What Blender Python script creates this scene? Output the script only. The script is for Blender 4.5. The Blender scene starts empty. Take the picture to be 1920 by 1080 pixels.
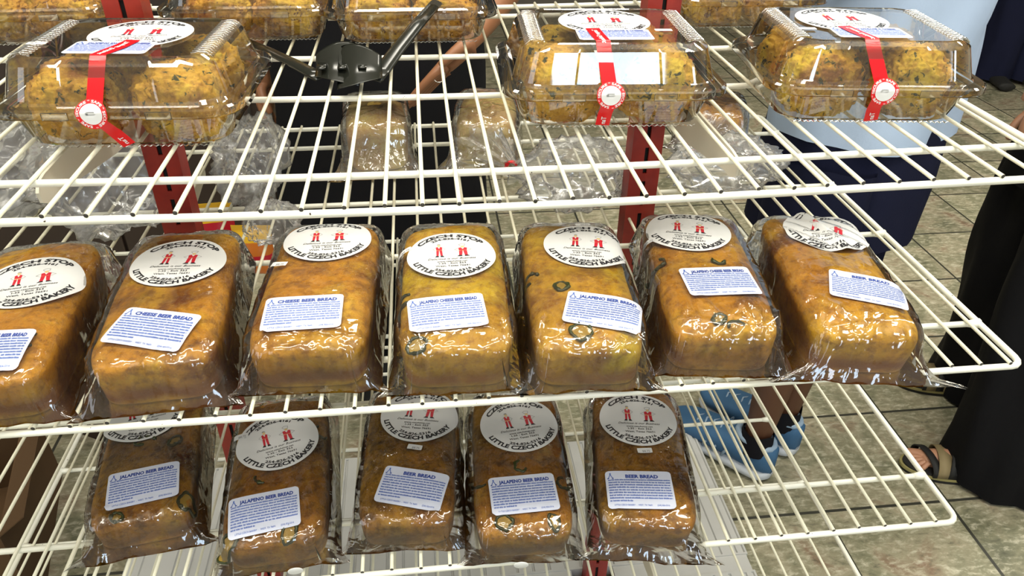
import bpy, bmesh, math, random
from mathutils import Vector, Matrix, noise
C = bpy.context.scene.collection
random.seed(7)
PI = math.pi

# ------------------------------------------------------------------ camera
cam_d = bpy.data.cameras.new('camera'); cam = bpy.data.objects.new('camera', cam_d); C.objects.link(cam)
cam_d.sensor_width = 36; cam_d.lens = 26.835; cam_d.clip_start = .02
_r = Vector((0.993197, -0.115585, 0.014105)); _u = Vector((0.052144, 0.549794, 0.833671)); _f = Vector((0.104115, 0.827265, -0.552081))
M4 = Matrix((_r, _u, -_f)).transposed().to_4x4(); M4.translation = Vector((0, 0, 1.40)); cam.matrix_world = M4
bpy.context.scene.camera = cam

# ------------------------------------------------------------------ world, lights, exposure
sc = bpy.context.scene
sc.view_settings.view_transform = 'Standard'; sc.view_settings.look = 'None'
sc.view_settings.gamma = 1.0; sc.view_settings.use_curve_mapping = False
sc.view_settings.exposure = 0.20
sc.cycles.transparent_max_bounces = 40
sc.cycles.max_bounces = 8
w = bpy.data.worlds.new('world'); sc.world = w; w.use_nodes = True
w.node_tree.nodes['Background'].inputs[0].default_value = (.74, .76, .72, 1)
w.node_tree.nodes['Background'].inputs[1].default_value = .16

def area(name, loc, target, sx, sy, power, col):
    d = bpy.data.lights.new(name, 'AREA'); d.shape = 'RECTANGLE'; d.size = sx; d.size_y = sy; d.energy = power; d.color = col
    o = bpy.data.objects.new(name, d); C.objects.link(o); o.location = loc
    o.rotation_euler = (Vector(target) - Vector(loc)).to_track_quat('-Z', 'Y').to_euler()
    return o
WARM = (1, .95, .83)
area('ceiling_troffer', (-.55, .55, 2.78), (-.55, .55, 0), 1.2, .30, 26, WARM)
area('ceiling_troffer', (.95, .35, 2.78), (.95, .35, 0), 1.2, .30, 20, WARM)
area('ceiling_troffer', (.1, -.75, 2.78), (.1, -.75, 0), 1.2, .30, 14, WARM)
area('ceiling_troffer', (.1, 1.9, 2.78), (.1, 1.9, 0), 1.2, .30, 22, WARM)
area('ceiling_troffer', (2.3, 1.6, 2.78), (2.3, 1.6, 0), 1.2, .30, 46, WARM)
area('added_uplight', (-.9, -.9, 2.2), (-.9, -.9, 3), 1.4, .4, 18, WARM)  # uplights added to brighten the ceiling for soft fill and reflections
area('added_uplight', (1.2, .9, 2.2), (1.2, .9, 3), 1.4, .4, 15, WARM)
area('shop_window_daylight', (.62, -2.35, 1.74), (.25, .75, 1.1), .56, .72, 13, (.64, .82, 1))
area('shop_window_daylight', (2.30, -2.35, 1.72), (.5, .75, 1.1), .60, .75, 13, (.76, .87, 1))
area('door_daylight', (-2.6, -.9, 1.5), (0, .7, .8), 1.1, 1.8, 13, (.86, .92, 1))

# ------------------------------------------------------------------ helpers
def V(*a): return Vector(a)
def link(name, me, parent=None, mats=(), smooth=True):
    for m in mats: me.materials.append(m)
    if smooth and len(me.polygons): me.polygons.foreach_set('use_smooth', [True]*len(me.polygons))
    o = bpy.data.objects.new(name, me); C.objects.link(o)
    if parent: o.parent = parent
    return o
def mesh(name, vs, fs, parent=None, mats=(), smooth=True, mi=None):
    me = bpy.data.meshes.new(name); me.from_pydata([tuple(v) for v in vs], [], fs); me.update()
    o = link(name, me, parent, mats, smooth)
    if mi: me.polygons.foreach_set('material_index', mi)
    return o
def thing(name, label, cat, loc=(0, 0, 0), rz=0, group=None):
    o = bpy.data.objects.new(name, None); C.objects.link(o); o.empty_display_size = .02
    o.location = loc; o.rotation_euler = (0, 0, rz); tag(o, label, cat, group); return o
def tag(o, label, cat, group=None):
    o['label'] = label; o['category'] = cat
    if group: o['group'] = group
    return o
def struct(o): o['kind'] = 'structure'; return o
class MB:
    def __init__(s): s.v = []; s.f = []; s.mi = []
    def box(s, x0, x1, y0, y1, z0, z1, m=0):
        n = len(s.v)
        s.v += [(x, y, z) for z in (z0, z1) for y in (y0, y1) for x in (x0, x1)]
        for f in ((0, 2, 3, 1), (4, 5, 7, 6), (0, 1, 5, 4), (2, 6, 7, 3), (0, 4, 6, 2), (1, 3, 7, 5)):
            s.f.append(tuple(n+i for i in f)); s.mi.append(m)
    def tube(s, pts, r, seg=10, m=0, capm=None, closed=False, rs=None):
        n0 = len(s.v); k = len(pts); pts = [Vector(p) for p in pts]
        up = None
        for i, p in enumerate(pts):
            a = pts[i-1] if (i > 0 or closed) else pts[0]
            b = pts[(i+1) % k] if (i < k-1 or closed) else pts[-1]
            t = (b-a).normalized()
            if up is None: up = Vector((0, 0, 1)) if abs(t.z) < .9 else Vector((1, 0, 0))
            x = t.cross(up).normalized(); up = x.cross(t).normalized()
            rr = rs[i] if rs else r
            for j in range(seg):
                an = 2*PI*j/seg; s.v.append(tuple(p + x*math.cos(an)*rr + up*math.sin(an)*rr))
        for i in range(k if closed else k-1):
            for j in range(seg):
                a = n0+i*seg+j; b = n0+i*seg+(j+1) % seg; c = n0+((i+1) % k)*seg+(j+1) % seg; d = n0+((i+1) % k)*seg+j
                s.f.append((a, b, c, d)); s.mi.append(m)
        if not closed:
            cm = m if capm is None else capm
            s.f.append(tuple(n0+j for j in range(seg))[::-1]); s.mi.append(cm)
            s.f.append(tuple(n0+(k-1)*seg+j for j in range(seg))); s.mi.append(cm)
    def rings(s, rings, cap0=True, cap1=True, m=0):
        n0 = len(s.v); seg = len(rings[0])
        for r in rings: s.v += [tuple(p) for p in r]
        for i in range(len(rings)-1):
            for j in range(seg):
                s.f.append((n0+i*seg+j, n0+i*seg+(j+1) % seg, n0+(i+1)*seg+(j+1) % seg, n0+(i+1)*seg+j)); s.mi.append(m)
        if cap0: s.f.append(tuple(n0+j for j in range(seg))[::-1]); s.mi.append(m)
        if cap1: s.f.append(tuple(n0+(len(rings)-1)*seg+j for j in range(seg))); s.mi.append(m)
    def build(s, name, mats, parent=None, smooth=True):
        o = mesh(name, s.v, s.f, parent, mats if isinstance(mats, (list, tuple)) else [mats], smooth, s.mi); return o
def bevel(o, wd=.002, seg=2):
    b = o.modifiers.new('bevel', 'BEVEL'); b.width = wd; b.segments = seg; b.limit_method = 'ANGLE'; return o
def sharp(o, ang=40):
    me = o.data
    try: me.set_sharp_from_angle(angle=math.radians(ang))
    except Exception: pass
    return o
def sgnpow(c, e): return math.copysign(abs(c)**e, c)

# ------------------------------------------------------------------ materials
def newmat(name):
    m = bpy.data.materials.new(name); m.use_nodes = True; nt = m.node_tree
    return m, nt, nt.nodes['Principled BSDF'], nt.nodes['Material Output']
def simple(name, col, rough=.5, spec=.5, metal=0):
    m, nt, p, o = newmat(name); p.inputs['Base Color'].default_value = (*col, 1); p.inputs['Roughness'].default_value = rough
    p.inputs['Metallic'].default_value = metal
    p.inputs['Specular IOR Level'].default_value = spec
    return m
def nd(nt, typ, **kw):
    n = nt.nodes.new(typ)
    for k, v in kw.items():
        if k in n.inputs: n.inputs[k].default_value = v
        else: setattr(n, k, v)
    return n
def ramp(nt, src, stops):
    r = nt.nodes.new('ShaderNodeValToRGB'); nt.links.new(src, r.inputs[0]); cr = r.color_ramp
    while len(cr.elements) < len(stops): cr.elements.new(.5)
    for e, (p, c) in zip(cr.elements, stops): e.position = p; e.color = (*c, 1) if len(c) == 3 else c
    return r.outputs[0]
def coords(nt, scale=None):
    t = nt.nodes.new('ShaderNodeTexCoord'); out = t.outputs['Object']
    if scale:
        mp = nt.nodes.new('ShaderNodeMapping'); mp.inputs['Scale'].default_value = scale; nt.links.new(out, mp.inputs[0]); out = mp.outputs[0]
    return out
def mixc(nt, fac, a, b, mode='MIX'):
    m = nt.nodes.new('ShaderNodeMix'); m.data_type = 'RGBA'; m.blend_type = mode
    for s, v in ((0, fac), (6, a), (7, b)):
        if hasattr(v, 'is_linked') or isinstance(v, bpy.types.NodeSocket): nt.links.new(v, m.inputs[s])
        else: m.inputs[s].default_value = v if not isinstance(v, tuple) or len(v) == 4 else (*v, 1)
    return m.outputs[2]
def bump(nt, h, strength, dist, into):
    b = nt.nodes.new('ShaderNodeBump'); b.inputs['Strength'].default_value = strength; b.inputs['Distance'].default_value = dist
    nt.links.new(h, b.inputs['Height']); nt.links.new(b.outputs[0], into); return b

def bread_mat(name, base, dark, pale, darkcover=.5, spots=None, rough=.55, sc_=14, band=False):
    m, nt, p, o = newmat(name)
    oi = nt.nodes.new('ShaderNodeObjectInfo'); tc = coords(nt)
    ad = nd(nt, 'ShaderNodeVectorMath', operation='ADD'); nt.links.new(tc, ad.inputs[0]); nt.links.new(oi.outputs['Location'], ad.inputs[1])
    n1 = nd(nt, 'ShaderNodeTexNoise', Scale=sc_, Detail=5.0, Roughness=.6); nt.links.new(ad.outputs[0], n1.inputs['Vector'])
    n2 = nd(nt, 'ShaderNodeTexNoise', Scale=90.0, Detail=6.0, Roughness=.65); nt.links.new(ad.outputs[0], n2.inputs['Vector'])
    n3 = nd(nt, 'ShaderNodeTexNoise', Scale=320.0, Detail=3.0); nt.links.new(ad.outputs[0], n3.inputs['Vector'])
    n0 = nd(nt, 'ShaderNodeTexNoise', Scale=sc_*.62, Detail=3.0, Roughness=.5, Distortion=.6); nt.links.new(ad.outputs[0], n0.inputs['Vector'])
    c1 = ramp(nt, n1.outputs['Fac'], [(.30, pale), (.42, base), (.49 + .06*(1-darkcover), base), (.60 + .1*(1-darkcover), dark)])
    yel = tuple(min(1, v*k_) for v, k_ in zip(base, (1.12, 1.45, 1.1)))
    c1 = mixc(nt, ramp(nt, n0.outputs['Fac'], [(.48, (0, 0, 0)), (.60, (.8, .8, .8))]), c1, yel)
    f2 = ramp(nt, n2.outputs['Fac'], [(.47, (0, 0, 0)), (.63, (1, 1, 1))])
    f2s = nd(nt, 'ShaderNodeMath', operation='MULTIPLY'); nt.links.new(f2, f2s.inputs[0]); f2s.inputs[1].default_value = .62
    c2 = mixc(nt, f2s.outputs[0], c1, dark)
    f3 = ramp(nt, n3.outputs['Fac'], [(.55, (0, 0, 0)), (.75, (1, 1, 1))])
    f3s = nd(nt, 'ShaderNodeMath', operation='MULTIPLY'); nt.links.new(f3, f3s.inputs[0]); f3s.inputs[1].default_value = .35
    c3 = mixc(nt, f3s.outputs[0], c2, pale)
    if spots:
        v = nd(nt, 'ShaderNodeTexNoise', Scale=spots[1], Detail=3.0, Roughness=.6, Distortion=.7); nt.links.new(ad.outputs[0], v.inputs['Vector'])
        fs = ramp(nt, v.outputs['Fac'], [(spots[2], (0, 0, 0)), (spots[2]+.04, (1, 1, 1))])
        c3 = mixc(nt, fs, c3, spots[0])
    if band:   # pan-baked darker band on the upright faces
        sx = nt.nodes.new('ShaderNodeSeparateXYZ'); nt.links.new(tc, sx.inputs[0])
        wob = nd(nt, 'ShaderNodeMath', operation='MULTIPLY_ADD'); nt.links.new(n1.outputs['Fac'], wob.inputs[0]); wob.inputs[1].default_value = .030; nt.links.new(sx.outputs['Z'], wob.inputs[2])
        zr = ramp(nt, wob.outputs[0], [(.018, (.15, .15, .15)), (.026, (1, 1, 1)), (.034, (1, 1, 1)), (.048, (0, 0, 0))])
        bf = nd(nt, 'ShaderNodeMath', operation='MULTIPLY'); nt.links.new(zr, bf.inputs[0]); nt.links.new(ramp(nt, n0.outputs['Fac'], [(.36, (.25, .25, .25)), (.50, (1, 1, 1))]), bf.inputs[1])
        c3 = mixc(nt, bf.outputs[0], c3, tuple(v*1.15 for v in dark))
    nt.links.new(c3, p.inputs['Base Color']); p.inputs['Roughness'].default_value = rough
    p.inputs['Specular IOR Level'].default_value = .3
    bump(nt, n2.outputs['Fac'], .7, .005, p.inputs['Normal'])
    return m
BREAD_GOLD = bread_mat('golden_crust', (.56, .25, .008), (.17, .050, .003), (.66, .40, .030), .6, band=True)
BREAD_BROWN_SHADED = bread_mat('shaded_brown_crust', (.38, .155, .007), (.085, .026, .003), (.60, .36, .035), .65, band=True)  # browner crust, partly the shadow of the shelf above put into the colour
BREAD_YELL = bread_mat('yellow_crust', (.56, .30, .012), (.22, .075, .005), (.68, .47, .045), .45, band=True)
BREAD_PALE = bread_mat('pale_crust', (.62, .40, .13), (.50, .24, .05), (.78, .62, .30), .4)
ROLL = bread_mat('jalapeno_roll_crust', (.60, .33, .028), (.24, .085, .010), (.76, .52, .09), .55, ((.045, .045, .007), 110.0, .60), .6, 26)
ROLL_O = bread_mat('orange_roll_crust', (.60, .30, .028), (.22, .07, .010), (.74, .47, .08), .8, ((.16, .05, .008), 120.0, .60), .6, 26)

def film_mat(name, tint, gloss_boost, haze, rough, bscale, bstr, hazecol=(.9, .9, .88), base=.03):
    m, nt, p, o = newmat(name); nt.nodes.remove(p)
    tr = nd(nt, 'ShaderNodeBsdfTransparent'); tr.inputs[0].default_value = (*tint, 1)
    gl = nd(nt, 'ShaderNodeBsdfGlossy'); gl.inputs['Roughness'].default_value = rough
    df = nd(nt, 'ShaderNodeBsdfDiffuse'); df.inputs[0].default_value = (*hazecol, 1)
    fr = nd(nt, 'ShaderNodeFresnel'); fr.inputs['IOR'].default_value = 1.5
    mu = nd(nt, 'ShaderNodeMath', operation='MULTIPLY_ADD'); mu.use_clamp = True
    nt.links.new(fr.outputs[0], mu.inputs[0]); mu.inputs[1].default_value = gloss_boost; mu.inputs[2].default_value = base
    m1 = nd(nt, 'ShaderNodeMixShader'); m1.inputs[0].default_value = haze; nt.links.new(tr.outputs[0], m1.inputs[1]); nt.links.new(df.outputs[0], m1.inputs[2])
    m2 = nd(nt, 'ShaderNodeMixShader'); nt.links.new(mu.outputs[0], m2.inputs[0]); nt.links.new(m1.outputs[0], m2.inputs[1]); nt.links.new(gl.outputs[0], m2.inputs[2])
    nt.links.new(m2.outputs[0], o.inputs[0])
    if bstr > 0:
        tc = coords(nt)
        n = nd(nt, 'ShaderNodeTexNoise', Scale=bscale, Detail=2.5, Roughness=.5); n.inputs['Distortion'].default_value = 1.2
        nt.links.new(tc, n.inputs['Vector'])
        n2 = nd(nt, 'ShaderNodeTexVoronoi', Scale=bscale*.9); n2.feature = 'F1'; nt.links.new(tc, n2.inputs['Vector'])
        ad = nd(nt, 'ShaderNodeMath', operation='ADD'); nt.links.new(n.outputs['Fac'], ad.inputs[0]); nt.links.new(n2.outputs['Distance'], ad.inputs[1])
        b = bump(nt, ad.outputs[0], bstr, .004, gl.inputs['Normal']); nt.links.new(b.outputs[0], fr.inputs['Normal'])
    return m
FILM = film_mat('bag_film', (.99, .985, .975), 1.6, .013, .07, 26.0, .40)
FILM_TAIL = film_mat('crumpled_bag_film', (.99, .99, .985), .85, .12, .18, 24.0, .15, (.85, .85, .86), .0)
PET = film_mat('clear_plastic_shell', (.99, .99, .98), 2.0, .018, .03, 8.0, .0, (.9, .9, .86), .045)

def paint_white():
    m, nt, p, o = newmat('white_coated_wire'); tc = nt.nodes.new('ShaderNodeNewGeometry')
    n = nd(nt, 'ShaderNodeTexNoise', Scale=150.0, Detail=2.0); nt.links.new(tc.outputs['Position'], n.inputs['Vector'])
    n2 = nd(nt, 'ShaderNodeTexNoise', Scale=6.0, Detail=3.0); nt.links.new(tc.outputs['Position'], n2.inputs['Vector'])
    f = ramp(nt, n.outputs['Fac'], [(.745, (0, 0, 0)), (.76, (1, 1, 1))])
    c0 = ramp(nt, n2.outputs['Fac'], [(.3, (.84, .83, .70)), (.7, (.88, .88, .80))])
    c = mixc(nt, f, c0, (.05, .035, .025)); nt.links.new(c, p.inputs['Base Color']); p.inputs['Roughness'].default_value = .32
    return m
PAINT = paint_white()
PAINT_W = simple('cream_coated_wire', (.80, .77, .60), .35)
TIP = simple('bare_steel_tip', (.06, .055, .05), .5, .5, .6)
PLATE = simple('shade_beige_bracket_enamel', (.72, .68, .56), .4)  # white bracket enamel with its shade put in as beige
def red_mat():
    m, nt, p, o = newmat('red_post_enamel'); tc = coords(nt)
    n = nd(nt, 'ShaderNodeTexNoise', Scale=30.0, Detail=4.0); nt.links.new(tc, n.inputs['Vector'])
    nt.links.new(ramp(nt, n.outputs['Fac'], [(.3, (.20, .012, .008)), (.7, (.33, .024, .014))]), p.inputs['Base Color']); p.inputs['Roughness'].default_value = .4
    return m
RED = red_mat()
BLACK = simple('slot_shade_black', (.01, .01, .01), .8)
PAPER = simple('white_sticker_paper', (.74, .75, .75), .35)
PAPER_B = simple('cool_white_label_paper', (.66, .70, .84), .35)
INK = simple('black_ink', (.015, .015, .02), .5)
INK_BLUE = simple('blue_ink', (.03, .07, .33), .5)
INK_PALE = simple('small_blue_ink', (.07, .15, .50), .5)
INK_RED = simple('red_ink', (.55, .012, .03), .5)
INK_GREY = simple('grey_ink', (.30, .30, .32), .5)
INK_SKIN = simple('cream_ink', (.75, .55, .25), .5)
STRIP = simple('red_tamper_tape', (.78, .005, .012), .28)
WHITE_INK = simple('white_ink', (.9, .9, .9), .4)
OLIVE = simple('jalapeno_skin', (.028, .036, .006), .35)
OLIVE2 = simple('jalapeno_flesh', (.34, .21, .020), .5)
BLK_PL = simple('black_plastic', (.012, .013, .01), .18)
DECKM = simple('white_deck_plastic', (.62, .62, .60), .45)

def floor_mat():
    m, nt, p, o = newmat('stone_look_tile'); g = nt.nodes.new('ShaderNodeNewGeometry')
    mp = nt.nodes.new('ShaderNodeMapping'); mp.inputs['Location'].default_value = (-.265, -.180, 0); nt.links.new(g.outputs['Position'], mp.inputs[0])
    br = nt.nodes.new('ShaderNodeTexBrick'); br.offset = 0; br.squash = 1
    for k, v in (('Scale', 1.0), ('Mortar Size', .0045), ('Mortar Smooth', .3), ('Brick Width', .3055), ('Row Height', .3055), ('Bias', 0.0)): br.inputs[k].default_value = v
    br.inputs['Color1'].default_value = (0, 0, 0, 1); br.inputs['Color2'].default_value = (1, 1, 1, 1); br.inputs['Mortar'].default_value = (.5, .5, .5, 1)
    nt.links.new(mp.outputs[0], br.inputs['Vector'])
    n1 = nd(nt, 'ShaderNodeTexNoise', Scale=7.0, Detail=6.0, Roughness=.62, Distortion=.8); nt.links.new(g.outputs['Position'], n1.inputs['Vector'])
    mp2 = nt.nodes.new('ShaderNodeMapping'); mp2.inputs['Scale'].default_value = (1, 2.2, 1); nt.links.new(g.outputs['Position'], mp2.inputs[0])
    n2 = nd(nt, 'ShaderNodeTexNoise', Scale=34.0, Detail=6.0, Roughness=.7, Distortion=.4); nt.links.new(mp2.outputs[0], n2.inputs['Vector'])
    c1 = ramp(nt, n1.outputs['Fac'], [(.25, (.10, .11, .070)), (.42, (.24, .235, .15)), (.56, (.37, .335, .23)), (.72, (.26, .17, .11))])
    f2 = ramp(nt, n2.outputs['Fac'], [(.50, (0, 0, 0)), (.72, (1, 1, 1))])
    c2 = mixc(nt, f2, c1, (.66, .62, .48))
    f3 = ramp(nt, n2.outputs['Fac'], [(.25, (1, 1, 1)), (.45, (0, 0, 0))])
    c2 = mixc(nt, f3, c2, (.10, .10, .07))
    tv = mixc(nt, .16, c2, br.outputs['Color'], 'OVERLAY')
    c3 = mixc(nt, br.outputs['Fac'], tv, (.045, .045, .035))
    nt.links.new(c3, p.inputs['Base Color'])
    nt.links.new(ramp(nt, n2.outputs['Fac'], [(.3, (.32, .32, .32)), (.7, (.5, .5, .5))]), p.inputs['Roughness'])
    bump(nt, n2.outputs['Fac'], .15, .003, p.inputs['Normal'])
    return m

# ------------------------------------------------------------------ setting
X0, X1, Y0, Y1_ = -3.2, 4.4, -2.7, 5.6
fl = MB(); fl.box(X0, X1, Y0, Y1_, -.05, 0); struct(fl.build('floor', floor_mat(), smooth=False))
ce = MB(); ce.box(X0, X1, Y0, Y1_, 2.85, 2.9); struct(ce.build('ceiling', simple('ceiling_tile', (.75, .74, .70), .9), smooth=False))
WALLM = simple('dim_wall_paint', (.16, .145, .125), .8); WALLM2 = simple('pale_wall_paint', (.68, .66, .60), .8)
for nm, b in (('wall_back', (X0, X1, Y1_, Y1_+.1, 0, 2.85)), ('wall_left', (X0-.1, X0, Y0, Y1_, 0, 2.85)), ('wall_right', (X1, X1+.1, Y0, Y1_, 0, 2.85)), ('wall_front', (X0, X1, Y0-.1, Y0, 0, 2.85))):
    q = MB(); q.box(*b); struct(q.build(nm, WALLM if nm == 'wall_back' else WALLM2, smooth=False))

# ------------------------------------------------------------------ wire shelves
Z1, Z2, Z3, Z4 = 1.0918, .8819, .6435, .380
XL, XR = -.667, .638
YP = .955
def sag1(x): return .0000 + (-.0036 + .0036*((x-.045)/.33)**2 if abs(x-.045) < .33 else .003*(abs(x-.045)-.33)/.2)
def nosag(x): return 0.0
def corner_path(xa, xb, ya, yb, z, sag, r=.014):
    pts = []
    for (cx, cy, a0) in ((xb-r, ya+r, -90), (xb-r, yb-r, 0), (xa+r, yb-r, 90), (xa+r, ya+r, 180)):
        for k in range(5):
            a = math.radians(a0 + 90*k/4); pts.append((cx+r*math.cos(a), cy+r*math.sin(a)))
    out = []
    for i, p in enumerate(pts):
        q = pts[(i+1) % len(pts)]; n = 14 if abs(p[0]-q[0]) > .3 else 1
        for k in range(n):
            t = k/n; x = p[0]+(q[0]-p[0])*t; y = p[1]+(q[1]-p[1])*t; out.append((x, y, z+sag(x)))
    return out
def wire_shelf(z, rails, wires, label, sag, brackets=True):
    t = thing('wire_shelf', label, 'shelf', (0, YP, z), 0, 'white coated wire shelves of the rack')
    R = .0037; zr = -.0055
    def L(pts): return [(p[0], p[1]-YP, p[2]) for p in pts]
    m = MB(); m.tube(L(corner_path(XL, XR, rails[0], rails[-1], zr, sag)), R, 12, closed=True); m.build('perimeter_frame', PAINT, t)
    for y in rails[1:-1]:
        m = MB(); n = 16
        m.tube([(XL+(XR-XL)*k/n, y-YP, zr+sag(XL+(XR-XL)*k/n)) for k in range(n+1)], R*.98, 12)
        for s, x in ((1, XR), (-1, XL)):   # weld webs where the bar meets the side tube
            m.tube([(x-s*.016, y-YP, zr+sag(x)), (x, y-YP, zr+sag(x))], .004, 10, rs=[.0036, .0062])
        m.build('crossbar', PAINT, t)
    m = MB(); m.tube([(0, rails[0]-YP-.001, 0), (0, rails[-1]-YP+.001, 0)], .0021, 8, 0, 1)
    me = None
    for i, x in enumerate(wires):
        if me is None:
            o = m.build('wire', [PAINT_W, TIP], t); me = o.data
        else:
            o = bpy.data.objects.new('wire', me); C.objects.link(o); o.parent = t
        o.location = (x, random.uniform(-.0015, .0015), sag(x))
    if brackets:
        for px in (-.365, .322):
            for s in (-1, 1):
                prof = [(0, -.011), (-.236, -.011), (-.252, -.013), (-.259, -.021), (-.257, -.032), (-.246, -.038), (-.230, -.038), (-.06, -.066), (0, -.070)]
                bm_ = MB(); th = .0015; xo = px - s*0.0
                n = len(prof)
                for dx in (-th, th): bm_.v += [(xo+dx, (y if s == -1 else -y), zz) for y, zz in prof]
                bm_.f += [tuple(range(n)), tuple(range(2*n-1, n-1, -1))] + [(k, (k+1) % n, n+(k+1) % n, n+k) for k in range(n)]
                bm_.mi = [0]*len(bm_.f)
                bm_.build('bracket', PLATE, t, False)
    return t
w1 = [-.321, -.2855, -.248, -.214, -.177, -.143, -.109, -.0725, -.0375, -.0045, .028, .064, .096, .1305, .1635, .198, .2335, .268, .3045, .338, .3705, .406, .4415, .476, .5105, .545, .580, .615]
w1 = [-.321-.0347*k for k in range(9, 0, -1)] + w1
w2 = [-.3835+.03345*i for i in range(-8, 31)]
w3 = [-.3973+.03345*i for i in range(-7, 31)]
w4 = [-.650+.0335*i for i in range(0, 38)]
wire_shelf(Z1, [.607, .682, .899, 1.058, 1.271, 1.332], w1, 'topmost white wire shelf in view, holding the clear clamshell boxes of rolls', sag1)
wire_shelf(Z2, [.5795, .658, .873, 1.029, 1.244, 1.330], w2, 'white wire shelf second from the top, holding seven bagged beer breads in front', nosag)
wire_shelf(Z3, [.564, .641, .858, 1.018, 1.240, 1.330], w3, 'white wire shelf third from the top, holding five bagged beer breads', nosag)
wire_shelf(Z4, [.575, .650, .868, 1.030, 1.240, 1.330], w4, 'lowest white wire shelf, empty, just over the ribbed white deck', nosag)

def post(x, label):
    t = thing('slotted_post', label, 'post', (x, YP, 0), 0, None)
    m = MB(); W, D, s = .021, .016, .0028; H = 1.72
    m.box(-W, -s, -D, -D+.003, .012, H); m.box(s, W, -D, -D+.003, .012, H)
    k = .04
    while k < H-.03:
        m.box(-s, s, -D, -D+.003, k, k+.012); k += .050
    m.box(-W, -s, D-.003, D, .012, H); m.box(s, W, D-.003, D, .012, H)
    k = .04
    while k < H-.03: m.box(-s, s, D-.003, D, k, k+.012); k += .050
    m.box(-W, -W+.003, -D+.003, D-.003, .012, H); m.box(W-.003, W, -D+.003, D-.003, .012, H)
    m.build('upright', RED, t, False)
    c = MB(); c.box(-s*1.6, s*1.6, -D+.006, D-.006, .05, H-.01); c.build('slot_shade', BLACK, t, False)  # black core standing in for the shade seen through the slots
    f = MB(); f.box(-.03, .03, -.05, .05, 0, .012); bevel(f.build('foot', RED, t, False))
    return t
post(-.331, 'red slotted steel post left of the black tongs')
post(.300, 'red slotted steel post behind the middle clamshell box')

# base deck under the lowest shelf
t = thing('ribbed_deck', 'ribbed white base deck just above the floor under the wire shelves', 'deck', (0, YP, .0), 0)
def deck_panel(ya, yb, x0, x1):
    m = MB(); prof = []; x = x0
    while x < x1-.01:
        w_ = min(.0335, x1-x); prof += [(x, .040), (x+w_-.0065, .040), (x+w_-.0050, .0355), (x+w_-.0020, .0355), (x+w_-.0005, .040)]; x += .0335
    n = len(prof)
    m.v += [(px, ya, pz) for px, pz in prof] + [(px, yb, pz) for px, pz in prof]
    m.f += [(k, k+1, n+k+1, n+k) for k in range(n-1)]; m.mi += [0]*(n-1)
    m.box(x0, prof[-1][0], ya-.004, ya, .012, .040); m.box(x0, prof[-1][0], yb, yb+.004, .012, .040)
    m.box(x0-.004, x0, ya-.004, yb+.004, .012, .040); m.box(prof[-1][0], prof[-1][0]+.004, ya-.004, yb+.004, .012, .040)
    m.build('ribbed_panel', DECKM, t, False)
deck_panel(-.38, -.024, -.655, .634); deck_panel(.024, .38, -.655, .634)
for xa, xb in ((-.655, -.375), (-.287, .256), (.344, .634)):
    m = MB(); m.box(xa, xb, -.0195, .0195, .030, .038); m.build('middle_strip', DECKM, t, False)
m = MB()
for sx in (-.63, .61):
    for sy in (-.35, .35): m.box(sx-.012, sx+.012, sy-.012, sy+.012, 0, .012)
m.build('feet', DECKM, t, False)

# ------------------------------------------------------------------ print on labels
_tc = {}
def glyphs(txt, size, width=None, bold=0., shear=0., xs=1.0):
    """flat mesh of a text, centred on x, baseline 0"""
    key = (txt, size, width, bold, shear, xs)
    if key in _tc: return _tc[key]
    cu = bpy.data.curves.new('txt', 'FONT'); cu.body = txt; cu.size = size; cu.offset = bold*size; cu.shear = shear; cu.resolution_u = 2
    cu.fill_mode = 'BOTH' if hasattr(cu, 'fill_mode') else cu.fill_mode
    ob = bpy.data.objects.new('txt', cu); C.objects.link(ob)
    me = bpy.data.meshes.new_from_object(ob.evaluated_get(bpy.context.evaluated_depsgraph_get()))
    vs = [(v.co.x, v.co.y) for v in me.vertices]; fs = [tuple(p.vertices) for p in me.polygons]
    bpy.data.objects.remove(ob); bpy.data.curves.remove(cu); bpy.data.meshes.remove(me)
    x0 = min(v[0] for v in vs); x1 = max(v[0] for v in vs)
    k = xs if width is None else width/(x1-x0)
    vs = [((v[0]-(x0+x1)/2)*k, v[1]) for v in vs]
    _tc[key] = (vs, fs); return _tc[key]
class Flat:
    """flat print in label coordinates with a material index per face"""
    def __init__(s): s.v = []; s.f = []; s.m = []
    def add(s, vs, fs, m, fn=lambda x, y: (x, y)):
        n = len(s.v); s.v += [fn(*v) for v in vs]; s.f += [tuple(n+i for i in f) for f in fs]; s.m += [m]*len(fs)
    def text(s, t, size, x, y, m, **kw):
        vs, fs = glyphs(t, size, **kw); s.add(vs, fs, m, lambda a, b: (a+x, b+y))
    def arc(s, t, size, r, a0, m, top=True, **kw):
        vs, fs = glyphs(t, size, **kw)
        if top: s.add(vs, fs, m, lambda a, b: ((r+b)*math.sin(a/r+a0), (r+b)*math.cos(a/r+a0)))
        else: s.add(vs, fs, m, lambda a, b: ((r-b)*math.sin(a/r+a0), -(r-b)*math.cos(a/r+a0)))
    def poly(s, pts, m, x=0, y=0, k=1): s.add([(x+a*k, y+b*k) for a, b in pts], [tuple(range(len(pts)))], m)
    def rect(s, x0, x1, y0, y1, m): s.add([(x0, y0), (x1, y0), (x1, y1), (x0, y1)], [(0, 1, 2, 3)], m)
    def line(s, pts, w_, m):
        for (a, b), (c, d) in zip(pts, pts[1:]):
            l = math.hypot(c-a, d-b) or 1; nx, ny = -(d-b)/l*w_/2, (c-a)/l*w_/2
            s.add([(a+nx, b+ny), (a-nx, b-ny), (c-nx, d-ny), (c+nx, d+ny)], [(0, 1, 2, 3)], m)
def ell(cx, cy, rx, ry, n=14): return [(cx+rx*math.cos(2*PI*k/n), cy+ry*math.sin(2*PI*k/n)) for k in range(n)]
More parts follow.
